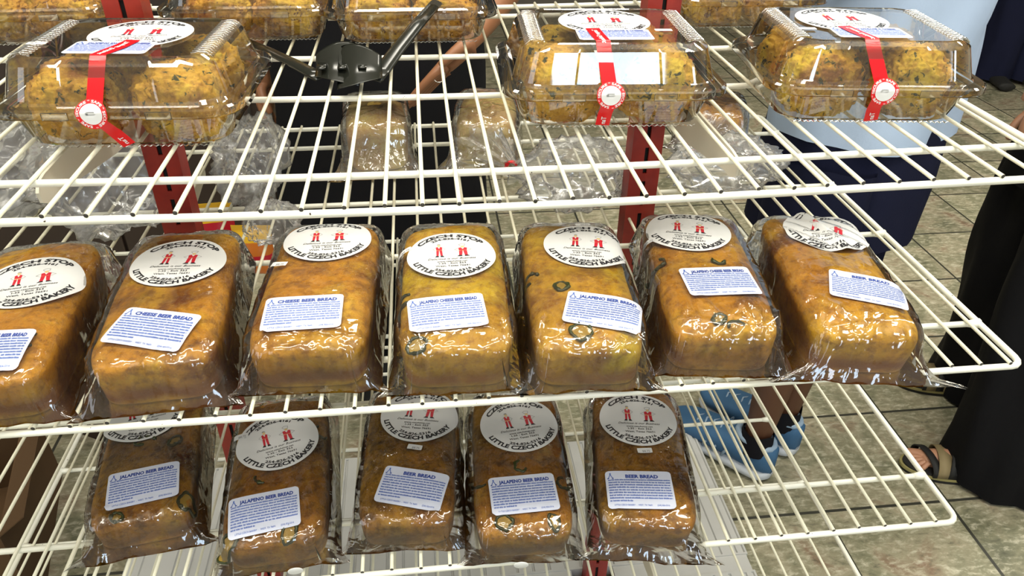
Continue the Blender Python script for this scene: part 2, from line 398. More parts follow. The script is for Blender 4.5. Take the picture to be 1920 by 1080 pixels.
ROUND_MATS = [INK, INK_RED, INK_GREY, INK_SKIN]
def round_print():
    F = Flat()
    F.arc('CZECH STOP', .0088, .0398, 0, 0, True, width=.0820, bold=.045)
    F.arc('254-826-4161', .0056, .0335, 0, 0, True, width=.044, bold=.035)
    F.arc('LITTLE CZECH BAKERY', .0088, .0462, 0, 0, False, width=.114, bold=.045)
    F.arc('254-826-5316', .0056, .0385, 0, 0, False, width=.044, bold=.035)
    F.text('Delicious is our Business', .0050, 0, -.0118, 0, width=.054, shear=.35, bold=.005)
    F.text('www.czechstop.net', .0040, 0, -.0172, 0, width=.034, bold=.012)
    F.text('I-35 - Exit 353', .0044, 0, -.0215, 0, width=.030, bold=.012)
    F.text('West, Texas 76691', .0044, 0, -.0268, 0, width=.038, bold=.012)
    # the two bakers of the shop emblem: tall thin one and short stout one
    def man(x, y, wd, ht, hat):
        F.poly([(-.9*wd, 0), (-.15*wd, 0), (-.2*wd, .10*ht), (-.62*wd, .10*ht)], 0, x, y); F.poly([(.9*wd, 0), (.62*wd, .10*ht), (.2*wd, .10*ht), (.15*wd, 0)], 0, x, y)
        F.poly([(-.6*wd, .09*ht), (-.2*wd, .09*ht), (-.1*wd, .30*ht), (-.05*wd, .5*ht), (-.55*wd, .5*ht)], 1, x, y)
        F.poly([(.6*wd, .09*ht), (.55*wd, .5*ht), (.05*wd, .5*ht), (.1*wd, .30*ht), (.2*wd, .09*ht)], 1, x, y)
        F.poly([(-.55*wd, .47*ht), (.55*wd, .47*ht), (.6*wd, .72*ht), (.25*wd, .76*ht), (0, .60*ht), (-.25*wd, .76*ht), (-.6*wd, .72*ht)], 1, x, y)
        F.rect(x-.55*wd, x+.55*wd, y+.46*ht, y+.51*ht, 3)
        F.line([(x-.6*wd, y+.7*ht), (x-1.2*wd, y+.58*ht), (x-.6*wd, y+.45*ht)], .0004, 2)
        F.line([(x+.6*wd, y+.7*ht), (x+1.2*wd, y+.58*ht), (x+.6*wd, y+.45*ht)], .0004, 2)
        F.poly(ell(x, y+.83*ht, .26*wd if hat else .3*wd, .075*ht), 3)
        if hat: F.line([(x-.3*wd, y+.9*ht), (x-.5*wd, y+1.02*ht), (x-.1*wd, y+1.1*ht), (x+.4*wd, y+1.06*ht), (x+.3*wd, y+.9*ht), (x-.3*wd, y+.9*ht)], .0005, 2)
        else: F.poly([(-.4*wd, .89*ht), (.4*wd, .89*ht), (.2*wd, .97*ht), (-.2*wd, .97*ht)], 2, x, y)
    man(-.0135, -.0060, .0060, .0300, False); man(.0135, -.0060, .0082, .0255, True)
    return F
RP = round_print()
def rect_print(title, seed):
    F = Flat(); rnd = random.Random(seed)
    W = .040
    F.text(title, .0070, .004 if len(title) < 12 else .003, .0160, 0, width=min(.060, .0040*len(title)*.98), bold=.045)
    F.line([(-.036, .0158), (-.0335, .0215)], .0009, 1); F.line([(-.031, .0158), (-.0335, .0215)], .0009, 1)
    F.poly(ell(-.0335, .0225, .0010, .0012, 8), 1); F.rect(-.0372, -.0352, .0148, .0162, 0); F.rect(-.0318, -.0298, .0148, .0162, 0)
    y = .0120
    for row in range(9):
        x = -.0365; end = .0365 if row < 8 else -.010
        while x < end:
            wl = rnd.uniform(.0020, .0062)
            xx = x
            while xx < min(x+wl, end):
                cw = rnd.uniform(.00050, .00078); hh = rnd.choice((.0017, .0017, .0021)); F.rect(xx, xx+cw, y, y+hh, 1); xx += cw+.00022
            x += wl+.0009
        y -= .00375
        if row == 6: end = .036
    F.text('LITTLE CZECH BAKERY  -  WEST, TX 76691        (254) 826-5316', .0030, .0, -.0235, 1, width=.064, bold=.012)
    return F
TITLES = {}
def disc_grid(r, n=14, m=56):
    vs = [(0, 0)]; fs = []
    for i in range(1, n+1):
        for j in range(m): a = 2*PI*j/m; vs.append((r*i/n*math.cos(a), r*i/n*math.sin(a)))
    for j in range(m): fs.append((0, 1+j, 1+(j+1) % m))
    for i in range(n-1):
        for j in range(m): fs.append((1+i*m+j, 1+(i+1)*m+j, 1+(i+1)*m+(j+1) % m, 1+i*m+(j+1) % m))
    return vs, fs
def rrect_grid(wx, wy, nx=20, ny=14, rc=.0045):
    vs = []; fs = []
    for j in range(ny+1):
        for i in range(nx+1):
            x = -wx/2+wx*i/nx; y = -wy/2+wy*j/ny
            dx = abs(x)-(wx/2-rc); dy = abs(y)-(wy/2-rc)
            if dx > 0 and dy > 0:
                d = math.hypot(dx, dy)
                mx = max(dx, dy); 
                if d > 0: k = mx/d; dx *= k; dy *= k
                x = math.copysign(wx/2-rc+dx, x); y = math.copysign(wy/2-rc+dy, y)
            vs.append((x, y))
    for j in range(ny):
        for i in range(nx): a = j*(nx+1)+i; fs.append((a, a+1, a+nx+2, a+nx+1))
    return vs, fs
def place(vs, cx, cy, rot, zf, off):
    c, s = math.cos(rot), math.sin(rot); out = []
    for x, y in vs:
        X = cx+x*c-y*s; Y = cy+x*s+y*c; out.append((X, Y, zf(X, Y)+off))
    return out
def label_part(name, grid, F, cx, cy, rdeg, zf, parent, paper, mats, pname='printing', off=.0008):
    r = math.radians(rdeg); vs, fs = grid
    n = len(vs); top = place(vs, cx, cy, r, zf, off); bot = [(a, b, c-.0003) for a, b, c in top]
    o = mesh(name, top, fs, parent, [paper])
    if F: mesh(pname, place(F.v, cx, cy, r, zf, off+.00025), F.f, o, mats, True, F.m)
    return o

# ------------------------------------------------------------------ bagged loaves
def sq_z(x, y, a, b, zc, c, e1=.44, e2=.30):
    k = (abs(x/a)**(2/e2)+abs(y/b)**(2/e2))**(e2/e1)
    return zc + c*max(0., 1-k)**(e1/2)
def loaf(parent, a, b, h, mat, seed, name='loaf', e1=.44, e2=.30):
    """superquadric tin loaf: flat base, crowned crust"""
    NU, NV = 96, 48; vs = []; fs = []; zc = h*.42; c = h-zc
    rnd = Vector((seed*3.1, seed*1.7, 0))
    for i in range(NV+1):
        et = -PI/2+PI*i/NV
        for j in range(NU):
            om = 2*PI*j/NU
            eb = e1 if et > 0 else .16; ce = sgnpow(math.cos(et), eb); x = a*ce*sgnpow(math.cos(om), e2); y = b*ce*sgnpow(math.sin(om), e2); z = sgnpow(math.sin(et), eb)
            z = zc + (c*z if z > 0 else zc*z)
            taper = 1-.07*(1-min(1, z/h)); x *= taper; y *= taper
            p = Vector((x, y, z)); q = p*22+rnd
            d = noise.noise(q)*.0022+noise.noise(q*3)*.0009
            if z > zc*.6: p = p*(1+d/.07); 
            crown = .004*math.cos(min(1, abs(x)/a)*PI/2)
            if z > zc: p.z += crown*(z-zc)/c
            p.z = max(.0035, p.z); vs.append(p)
    for i in range(NV):
        for j in range(NU): fs.append((i*NU+j, i*NU+(j+1) % NU, (i+1)*NU+(j+1) % NU, (i+1)*NU+j))
    return mesh(name, vs, fs, parent, [mat])
def ridge(p): return 1-abs(noise.noise(p))*2
def bag(parent, a, b, h, zone, seed, front=.026, back=.050, wing=.018, mat=None, nx=84, ny=120, tail=False):
    """loose film: a top sheet draped on the loaf down to a flat seam, a bottom sheet"""
    vs = []; fs = []; off = Vector((seed*5.3, seed*2.9, seed))
    rnd = random.Random(seed)
    fan = [(rnd.uniform(-a, a), -b+rnd.uniform(-.01, .02), rnd.uniform(0, 6.28)) for _ in range(5)]
    def half(y):
        if y < -b: t = (-b-y)/front; A = a+.008+(wing)*t**.8
        elif y > b: t = (y-b)/back; A = (a+.006)*(1-.42*t**1.2)
        else:
            t = (y+b)/(2*b); A = a+.006+.004*(1-t)
        return A
    def top(x, y, A):
        e = 0
        core = sq_z(x, y, a+.0035, b+.0035, h*.42, h*.58+.0055)
        if abs(x) >= a+.0035 or abs(y) >= b+.0035: core = 0
        elif core <= h*.42+1e-6: core = 0
        dx = max(0, abs(x)-(a-.012))/max(.001, A-(a-.012)); dxx = min(1, dx)
        if y < -(b-.016): dy = min(1, (-(b-.016)-y)/(front+.016))
        elif y > b-.02: dy = min(1, (y-(b-.02))/(back+.02))
        else: dy = 0
        seam = .010 if y < 0 else .006
        tent = seam*.5+(h*.90-seam*.5)*(1-dxx**1.6)*(1-dy**(1.15 if y < 0 else 1.5))
        z = max(core, tent)
        # wrinkles
        q = Vector((x*30, y*18, 0))+off
        wv = (ridge(q)**3)*.5+(ridge(q*2.3+Vector((9, 2, 0)))**4)*.35
        wob = noise.noise(Vector((x*60, y*60, 3))+off)*.0006
        msk = 1.0
        for (lx, ly, rx, ry) in zone:
            d = math.hypot((x-lx)/rx, (y-ly)/ry)
            if d < 1.35: msk = min(msk, max(0., (d-1.0)/.35))
        edge = min(1, .30+dxx*.9+dy*1.0)
        f = 0
        for (fx, fy, ph) in fan:
            dd = math.hypot(x-fx, y-fy); an = math.atan2(y-fy, x-fx)
            f += max(0, 1-dd/.07)*max(0, math.sin(an*6+ph))**9
        z += msk*(edge*wv*.0052+f*.0030)+wob*msk
        return max(z, .0045)
    ys = [-b-front+(2*b+front+back)*j/ny for j in range(ny+1)]
    for j, y in enumerate(ys):
        A = half(y)
        for i in range(nx+1):
            s = -1+2*i/nx; x = A*math.sin(s*PI/2*.93)/math.sin(PI/2*.93)
            yy = y
            z = top(x, y, A)
            xx = x+noise.noise(Vector((y*25, s*2, seed)))*.0025*abs(s)
            vs.append((xx, yy+noise.noise(Vector((x*30, 0, seed)))*.003*(1 if j == 0 else 0), z))
    W = nx+1
    for j in range(ny):
        for i in range(nx): fs.append((j*W+i, j*W+i+1, (j+1)*W+i+1, (j+1)*W+i))
    n0 = len(vs)   # bottom sheet, coarse
    bj = list(range(0, ny+1, 6)); bi = list(range(0, nx+1, 6))
    for j in bj:
        for i in bi:
            v = vs[j*W+i]
            lo = .0026
            if i in (0, nx) or j in (0, ny): lo = max(.0026, v[2]-.002)
            vs.append((v[0], v[1], lo))
    WW = len(bi)
    for j in range(len(bj)-1):
        for i in range(WW-1): a_ = n0+j*WW+i; fs.append((a_+WW, a_+WW+1, a_+1, a_))
    o = mesh('plastic_bag', vs, fs, parent, [mat or FILM])
    return o, top, half
def jalapeno(parent, x, y, zf, seed, r=None):
    rnd = random.Random(seed*7+3); r = r or rnd.uniform(.0085, .0125); m = MB()
    ax = rnd.uniform(.75, 1.1); ay = rnd.uniform(.5, .9); rot = rnd.uniform(0, 3)
    n = 26; full = rnd.random() < .45; last = n if full else int(n*rnd.uniform(.5, .8)); pts = []
    for k in range(last):
        a = 2*PI*k/n; w_ = 1+.22*noise.noise(Vector((math.cos(a)*1.5, math.sin(a)*1.5, seed))); px = r*ax*w_*math.cos(a); py = r*ay*w_*math.sin(a)
        X = x+px*math.cos(rot)-py*math.sin(rot); Y = y+px*math.sin(rot)+py*math.cos(rot); pts.append((X, Y, zf(X, Y)+.0001))
    m.tube(pts, .0017, 6, closed=full, rs=[.0008+.0026*abs(noise.noise(Vector((p[0]*230, p[1]*230, seed)))) + (.0006 if 0 < i < last-1 else 0) for i, p in enumerate(pts)])
    o = m.build('jalapeno_slice', OLIVE, parent)
    if full:
        g = MB(); cz = [(x, y, zf(x, y)+.0003)]; g.v = cz+[(p[0], p[1], p[2]+.0002) for p in pts]; g.f = [(0, 1+k, 1+(k+1) % n) for k in range(n)]; g.mi = [0]*n
        g.build('flesh', OLIVE2, o)
    return o

# name, x, y, rotation, half width, half length, height, round label (x, y, deg), rect label (x, y, deg), jalapenos, price tag
LOAVES = [
 ('L1', -.431, .7085, 4.8, .063, .131, .062, (.011, .0226, 8), (.0018, -.0915, -4.8), [(.0405, -.0792)], None, 'JALAPENO CHEESE BEER BREAD', BREAD_GOLD, 'bagged beer bread leftmost on the second shelf, partly beyond the picture edge'),
 ('L2', -.2784, .7207, 3.7, .064, .131, .062, (.0029, .0382, -6), (-.0012, -.0841, -18.6), [], None, 'CHEESE BEER BREAD', BREAD_GOLD, 'bagged cheese beer bread below the left red post, blue label tilted down'),
 ('L3', -.1221, .7269, -2.6, .064, .129, .062, (.0005, .0690, 4), (-.0054, -.0777, 2.6), [], (-.0457, .016), 'CHEESE BEER BREAD', BREAD_GOLD, 'bagged cheese beer bread with a price sticker beside its round label'),
 ('L4', .0242, .714, -1.4, .0625, .131, .062, (-.001, .033, 2), (-.0083, -.0782, 4.4), [(-.0532, -.0413), (-.039, -.118)], (-.0555, .0507), 'JALAPENO CHEESE BEER BREAD', BREAD_YELL, 'jalapeno cheese beer bread in the middle of the second shelf, pepper strip near its front'),
 ('L5', .1618, .7027, -3.8, .062, .131, .062, (.0167, .0525, -8), (.0165, -.0788, -14.1), [(-.0217, -.0312), (-.0096, -.1076), (-.0527, -.0032)], (.0191, .1068), 'JALAPENO BEER BREAD', BREAD_YELL, 'bagged jalapeno beer bread on the second shelf, green pepper rings above its blue label'),
 ('L6', .3121, .7119, -7.5, .063, .131, .062, (-.0087, .0655, -10), (.0051, -.0473, 5.6), [(-.055, .0034), (-.0079, -.1100), (.0080, -.118), (.0133, -.0022)], (-.060, .0483), 'JALAPENO CHEESE BEER BREAD', BREAD_GOLD, 'jalapeno cheese beer bread second from the right on the second shelf'),
 ('L7', .4586, .6935, -8.6, .062, .131, .062, (.0105, .0700, -18), (.0156, -.0571, -16), [], None, 'BEER BREAD', BREAD_GOLD, 'rightmost beer bread on the second shelf, creased round label and loose wide bag'),
 ('b1', -.3629, .7358, 8.2, .062, .119, .055, (-.0115, .0544, 10), (.0035, -.0715, 3.2), [(-.0036, .0038), (-.0223, -.1080), (.0500, -.0980), (.0319, -.0023)], None, 'JALAPENO BEER BREAD', BREAD_BROWN_SHADED, 'leftmost jalapeno beer bread on the third shelf, round label half behind the rail'),
 ('b2', -.1984, .6942, 3.9, .063, .1225, .055, (-.0027, .028, 14), (-.0101, -.0827, 4.8), [(.0182, -.1120), (-.0189, -.032), (-.0503, -.1103), (.0500, .042)], (-.0486, .0452), 'JALAPENO BEER BREAD', BREAD_BROWN_SHADED, 'jalapeno beer bread second from left on the third shelf, both labels tilted'),
 ('b3', -.0385, .7028, -3.2, .062, .119, .055, (.0107, .0498, -8), (.0073, -.0735, -12.8), [], (.0075, -.0100), 'BEER BREAD', BREAD_BROWN_SHADED, 'plain beer bread in the middle of the third shelf, blue label tilted down'),
 ('b4', .097, .6764, -2.8, .062, .1225, .055, (.0038, .0449, 10), (.0005, -.0704, 3.6), [(.0003, -.0264), (-.0245, -.1060), (.0326, -.1070), (-.0498, -.0448), (.0500, -.0506)], None, 'JALAPENO BEER BREAD', BREAD_BROWN_SHADED, 'jalapeno beer bread on the third shelf, dark pepper slice between its labels'),
 ('b5', .2528, .6705, -9.0, .062, .12, .055, (.0, .046, 0), (-.0093, -.0744, 1.6), [], (.0024, -.0128), 'BEER BREAD', BREAD_BROWN_SHADED, 'rightmost plain beer bread on the third shelf, price sticker under its round label'),
]
RGRID = disc_grid(.0505); QGRID = rrect_grid(.079, .054); PGRID = rrect_grid(.0185, .0085, 6, 3, .0006)
def price_print():
    F = Flat(); F.text('$8.75', .0048, .0015, -.0030, 0, width=.0095, bold=.01); return F
PP = price_print()
for li, (key, x, y, rz, a, b, h, rl, ql, jal, tg, title, bm_, lab) in enumerate(LOAVES):
    Z = (Z2 if key[0] == 'L' else Z3)+.0021; seed = li+1
    t = thing('bagged_bread', lab, 'bread', (x, y, Z), math.radians(rz), 'bagged beer breads on the ' + ('second' if key[0] == 'L' else 'third') + ' shelf')
    loaf(t, a-.003, b, h, bm_, seed)
    zone = [(rl[0], rl[1], .052, .052), (ql[0], ql[1], .043, .031)]
    wing = {'L7': .036, 'L2': .012, 'b5': .022, 'b1': .020}.get(key, .013)
    bo, top, half = bag(t, a-.002, b-.001, h, zone, seed, wing=wing, front={'L7': .012, 'L2': .010, 'b5': .016, 'b1': .012}.get(key, .004), mat=FILM)
    def zlab(X, Y, top=top, half=half, k=key):
        z = top(X, Y, half(Y))
        return z
    def zcrust(X, Y, a=a, b=b, h=h):
        return sq_z(X, Y, a-.003, b, h*.42, h*.58)+.004*math.cos(min(1, abs(X)/a)*PI/2)*.9+.0010
    if key == 'L7':   # creased label: folded along one diagonal
        def zfold(X, Y, zl=zlab, c=rl):
            d = (X-c[0])*.9+(Y-c[1])*.25+.004
            return zl(X, Y)+.006*math.exp(-(d/.006)**2)+.0012*math.sin((X+Y)*260)
        label_part('round_label', RGRID, RP, rl[0], rl[1], rl[2], zfold, t, PAPER, ROUND_MATS)
    else: label_part('round_label', RGRID, RP, rl[0], rl[1], rl[2], zlab, t, PAPER, ROUND_MATS)
    if title not in TITLES: TITLES[title] = rect_print(title, len(TITLES))
    label_part('ingredient_label', QGRID, TITLES[title], ql[0], ql[1], ql[2], zlab, t, PAPER_B, [INK_BLUE, INK_PALE], off=.0010)
    if tg: label_part('price_tag', PGRID, PP, tg[0], tg[1], rz*-.5+random.uniform(-15, 15), zlab, t, PAPER, [INK_GREY], off=.0013)
    if key in ('b2', 'b4'):
        ox = .020 if key == 'b2' else -.006
        e_ = MB(); e_.rings([[(ox+k_*.0085*math.cos(2*PI*q/28), -b-.0085-d_, .010+k_*.0055*math.sin(2*PI*q/28)) for q in range(28)] for k_, d_ in ((1, 0), (1, .0005), (.96, .0007))]); e_.build('oval_sticker', PAPER, t)
    for k, (jx, jy) in enumerate(jal): jalapeno(t, jx, jy, zcrust, seed*10+k)

# ------------------------------------------------------------------ clamshell boxes of rolls
def rrect(fx, fy, z, N=288, rib=0, amp=.0011):
    """rounded rectangle ring with straight sides; rib adds corrugation along the sides"""
    R = min(fx, fy)*.36; out = []; nc = 16; ns = (N-4*nc)//4
    cs = ((fx-R, fy-R, 0), (-fx+R, fy-R, 90), (-fx+R, -fy+R, 180), (fx-R, -fy+R, 270))
    for q, (cx, cy, a0) in enumerate(cs):
        for k in range(nc):
            a = math.radians(a0+90*k/(nc-1)); out.append((cx+R*math.cos(a), cy+R*math.sin(a), z))
        nx, ny, n0 = cs[(q+1) % 4]; a1 = math.radians(a0+90)
        p = (cx+R*math.cos(a1), cy+R*math.sin(a1)); p2 = (nx+R*math.cos(a1), ny+R*math.sin(a1))
        for k in range(ns):
            u = (k+1)/(ns+1); x = p[0]+(p2[0]-p[0])*u; y = p[1]+(p2[1]-p[1])*u
            if rib:
                o = amp*(1 if (k//3) % 2 else -1)
                if q % 2 == 0:
                    if abs(x) > .42*fx: y += math.copysign(o, y)
                else: x += math.copysign(o, x)
            out.append((x, y, z))
    return out
def clamshell(x, y, rz, label, group, z=Z1+.0026, strip=None, labels=True, rl=(.0, -.004, 0), ql=(0, -.047, 0), tagp=None, mat=ROLL, seed=0):
    t = thing('clamshell_box', label, 'food container', (x, y, z), math.radians(rz), group)
    b = MB()
    b.rings([rrect(.088, .068, .0008), rrect(.093, .073, .001), rrect(.097, .077, .004), rrect(.098, .078, .007, rib=1), rrect(.105, .087, .032, rib=1), rrect(.108, .090, .0345), rrect(.1165, .0985, .0365), rrect(.1185, .1005, .0365)], cap0=False, cap1=False)
    # scalloped foot edge
    for k in range(30):
        xx = -.085+.0058*k; b.tube([(xx, -.0775, .0022), (xx+.0029, -.0775, .0006), (xx+.0058, -.0775, .0022)], .0007, 5)
    n = len(b.v); b.v += [(-.088, -.068, .0008), (.088, -.068, .0008), (.088, .068, .0008), (-.088, .068, .0008)]; b.f.append((n, n+1, n+2, n+3)); b.mi.append(0)
    sharp(b.build('base_tray', PET, t), 14)
    l = MB()
    l.rings([rrect(.1190, .1010, .0375), rrect(.1190, .1010, .0440), rrect(.1165, .0985, .0455), rrect(.1085, .0905, .0462), rrect(.1070, .089, .0490),
             rrect(.1060, .0880, .0500, rib=1), rrect(.0975, .0795, .0800, rib=1), rrect(.0950, .0775, .0825), rrect(.0900, .0725, .0862), rrect(.0870, .0700, .0870), rrect(.0845, .0680, .0862)], cap0=False, cap1=False)
    n = len(l.v); N = 288
    l.f.append(tuple(n-N+k for k in range(N))); l.mi.append(0)
    lid = sharp(l.build('lid', PET, t), 14)
    for s in (-1, 1):   # ribbed bands on the lid top
        r = MB()
        for k in range(20):
            yy = -.058+.0061*k
            r.tube([(s*.0745, yy, .0863), (s*.082, yy, .0875), (s*.0895, yy, .0868), (s*.0945, yy, .0825)], .00115, 6)
        r.build('lid_ribs', PET, lid)
        r = MB(); r.box(s*.047-.012, s*.047+.012, -.1025, -.1005, .0365, .0445); bevel(r.build('snap_tab', PET, t, False), .0015)
    top = .0872
    if labels:
        zf = lambda X, Y: top
        label_part('round_label', RGRID, RP, rl[0], rl[1], rl[2], zf, t, PAPER, ROUND_MATS)
        ti = "SAUSAGE KLOBASNEK"
        label_part('ingredient_label', rrect_grid(.078, .040), RECT_S, ql[0], ql[1], ql[2], zf, t, PAPER_B, [INK_BLUE, INK_PALE], off=.0012)
        if tagp: label_part('price_tag', PGRID, None, tagp[0], tagp[1], 0, zf, t, PAPER, [INK_GREY])
    if strip:
        pts = [(strip[0], -.022, top+.0018), (strip[0]*.7+strip[1]*.3, -.045, top+.0022), (strip[1], -.070, top+.0018), (strip[1], -.0755, .0840), (strip[1]*.5+strip[2]*.5, -.0845, .066), (strip[2], -.0925, .0490), (strip[2], -.1030, .0455), (strip[2], -.1035, .0360), (strip[2]+.001, -.0945, .0330), (strip[2]*.5+strip[3]*.5, -.0850, .0180), (strip[3], -.0795, .0030)]
        P_ = [Vector(p) for p in pts]; fine = []
        for i in range(len(P_)-1):
            for k in range(4): fine.append(P_[i].lerp(P_[i+1], k/4))
        fine.append(P_[-1]); W_ = .0075
        cum = [0]
        for i in range(1, len(fine)): cum.append(cum[-1]+(fine[i]-fine[i-1]).length)
        def frame(s_):
            s_ = max(0, min(cum[-1]-1e-6, s_)); i = max(j for j in range(len(cum)) if cum[j] <= s_); i = min(i, len(fine)-2)
            f_ = (s_-cum[i])/(cum[i+1]-cum[i]); T = (fine[i+1]-fine[i]).normalized(); A = Vector((1, 0, 0)); A = (A-T*A.dot(T)).normalized(); Nn = A.cross(T).normalized()
            if Nn.z < -.2 or Nn.y > .5: Nn = -Nn
            return fine[i].lerp(fine[i+1], f_), A, Nn
        vs = []
        for i in range(len(fine)):
            p, A, Nn = frame(cum[i]); vs += [p-A*W_, p, p+A*W_]
        fs = []
        for i in range(len(fine)-1):
            for k in range(2): a_ = i*3+k; fs.append((a_, a_+1, a_+4, a_+3))
        so = mesh('tamper_strip', vs, fs, t, [STRIP])
        F = Flat(); F.text('Tamper Evident', .0072, 0, -.0022, 0, width=.042, bold=.02)
        vs2 = []
        for start in (.010, cum[-1]-.026):
            pass
        for start, lo, hi in ((.030, -1, 1), (cum[-1]-.002, -1, 1)):
            V2 = []; F2 = []; n = 0; ok = []
            for (xx, yy) in F.v:
                s_ = start+xx if start < .05 else (cum[-1]-.012+xx+.021)
                p, A, Nn = frame(s_); V2.append(p+A*(-yy)*1.0+Nn*.0006); ok.append(s_ < cum[-1]-.0008)
            for f in F.f:
                if all(ok[i] for i in f): F2.append(tuple(n+i for i in f))
            if F2: mesh('strip_lettering', V2, F2, so, [WHITE_INK])
        # round seal over the rim
        SD = Flat(); vs_, fs_ = disc_grid(.0145, 3, 40); SD.add(vs_, fs_, 0); SD2 = Flat()
        vs_, fs_ = disc_grid(.0102, 2, 32); SD2.add(vs_, fs_, 0)
        SD2.arc('SAFE * SECURE * SAFE * SECURE *', .0034, .0112, 0, 0, True, width=.068, bold=.03)
        SD2.poly([(-.0055, -.002), (.003, -.002), (.005, 0), (.003, .002), (-.0055, .002)], 1); SD2.poly([(-.0050, -.0015), (.0026, -.0015), (.0042, 0), (.0026, .0015), (-.0050, .0015)], 0)
        SD2.rect(-.0010, -.0006, -.002, .002, 1); SD2.rect(-.0045, -.0025, -.0010, .0010, 1)
        def onrim(v, o): return (strip[2]+v[0], -.1040-o, .0440+v[1]*1.0) if v[1] < .0015 else (strip[2]+v[0], -.1040-o+(v[1]-.0015)*.62, .0455+(v[1]-.0015)*.8)
        seal = mesh('tamper_seal', [onrim(v, .0004) for v in SD.v if True], SD.f, t, [STRIP])
        mesh('seal_printing', [onrim(v, .0008) for v in SD2.v], SD2.f, seal, [PAPER, INK], True, SD2.m)
    return t
RECT_S = rect_print('JALAPENO SAUSAGE & CHEESE', 5)
RECT_S.v = [(x, y*.72) for x, y in RECT_S.v]
FG = 'clamshell boxes along the front of the top shelf'; BG = 'clamshell boxes along the back of the top shelf'
BOX = [(-.288, .822, -3, 'clear clamshell of herbed rolls, leftmost in the front row on the top shelf', FG, (.010, -.006, -.012, .004), (.008, .006, 6), (-.004, -.045, -2), (-.080, -.028)),
       (.205, .835, -3, 'clear clamshell of rolls left of the right-hand one, bright window reflection on its front', FG, (-.020, -.016, -.010, -.012), (-.002, .010, 0), (0, -.044, 0), (.056, -.026)),
       (.492, .825, -6, 'clear clamshell of rolls at the right end of the top shelf', FG, (-.028, -.016, -.004, .002), (-.018, .010, 0), (-.008, -.045, 0), (-.070, -.030))]
for i, (x, y, rz, lab, g, st, rl, ql, tp) in enumerate(BOX):
    clamshell(x, y, rz, lab, g, strip=st, rl=rl, ql=ql, tagp=tp, seed=i)
BK = [(-.530, 1.190, 2, 'clear clamshell of golden rolls at the back left corner of the top shelf'), (-.232, 1.190, 0, 'clear clamshell of golden rolls behind the black tongs handle, beside the left post'),
      (-.008, 1.165, 0, 'clear clamshell with black tongs leaning on its front'), (.500, 1.215, 0, 'clear clamshell of rolls at the back of the top shelf beside the right red post')]
for i, (x, y, rz, lab) in enumerate(BK): clamshell(x, y, rz, lab, BG, labels=False, seed=10+i)

# rolls
_rolls = []
def roll_mesh(seed, mat, sx=.0420, sy=.039, sz=.0395):
    bm = bmesh.new(); bmesh.ops.create_icosphere(bm, subdivisions=6, radius=1)
    o = Vector((seed*3.7, seed, -seed*2))
    for v in bm.verts:
        n = v.co.normalized(); d = 1+.12*noise.noise(n*1.6+o)+.11*noise.noise(n*3.5+o)+.075*noise.noise(n*8+o)+.045*noise.noise(n*18+o)+.02*noise.noise(n*36+o)
        p = n*d
        p.x = sgnpow(p.x, .86); p.y = sgnpow(p.y, .86); p.z = sgnpow(p.z, .80)
        if p.z < -.82: p.z = -.82
        v.co = Vector((p.x*sx, p.y*sy, (p.z+.82)*sz))
    me = bpy.data.meshes.new('roll'); bm.to_mesh(me); bm.free(); me.materials.append(mat)
    me.polygons.foreach_set('use_smooth', [True]*len(me.polygons)); return me
RM = [roll_mesh(k, ROLL) for k in range(1, 5)]; RMO = [roll_mesh(k, ROLL_O, .045, .040, .031) for k in range(5, 8)]
def put_roll(me, x, y, z, rz, label, group, s=1.0):
    o = bpy.data.objects.new('bread_roll', me); C.objects.link(o); o.location = (x, y, z); o.rotation_euler = (0, 0, rz); o.scale = (s, s, s); tag(o, label, 'roll', group)
BN = ['leftmost front clamshell', 'middle front clamshell under the window reflection', 'right-end front clamshell']
WH = ['front left', 'front right', 'back left', 'back right']
for i, (x, y, rz, *_) in enumerate(BOX):
    r = math.radians(rz)
    for k in range(4):
        lx = (-.049, .049)[k % 2]; ly = (-.039, .041)[k//2]
        put_roll(RM[(i+k*3) % 4], x+lx*math.cos(r)-ly*math.sin(r), y+lx*math.sin(r)+ly*math.cos(r), Z1+.0042, r+(0, PI, .2, PI+.2)[k], f'speckled yellow roll, {WH[k]} in the {BN[i]}', 'herbed rolls in the front clamshells')
BN2 = ['back left corner clamshell', 'clamshell behind the tongs handle', 'clamshell the tongs lean on', 'back clamshell by the right post']
for i, (x, y, rz, _) in enumerate(BK):
    for k in range(4):
        lx = (-.047, .047)[k % 2]; ly = (-.038, .040)[k//2]
        put_roll(RMO[(i+k) % 3], x+lx, y+ly, Z1+.0042, (0, PI, .2, PI+.2)[k], f'golden roll, {WH[k]} in the {BN2[i]}', 'golden rolls in the back clamshells')

# ------------------------------------------------------------------ black tongs
t = thing('serving_tongs', 'black plastic serving tongs lying open on the top wire shelf', 'tongs', (-.09, .95, Z1+.003))
def arm(pts, wd, name, th=.0022):
    m = MB(); P_ = [Vector(p) for p in pts]; n = len(P_); rings = []
    for i, p in enumerate(P_):
        T = (P_[min(i+1, n-1)]-P_[max(i-1, 0)]).normalized(); A = Vector((0, 0, 1)).cross(T).normalized(); N_ = T.cross(A); w_ = wd[i]
        rings.append([p+A*w_*math.cos(a)+N_*th*math.sin(a)+N_*(-.35*w_*math.cos(a)**2) for a in [2*PI*k/12 for k in range(12)]])
    m.rings(rings); return m.build(name, BLK_PL, t)
arm([(-.150, .150, .006), (-.110, .100, .006), (-.070, .045, .006), (-.045, .010, .005), (-.028, -.012, .004)], [.008, .009, .010, .011, .012], 'handle_arm')
arm([(.115, .140, .055), (.085, .085, .038), (.060, .035, .022), (.042, -.005, .010), (.030, -.028, .005)], [.010, .011, .011, .012, .013], 'handle_arm')
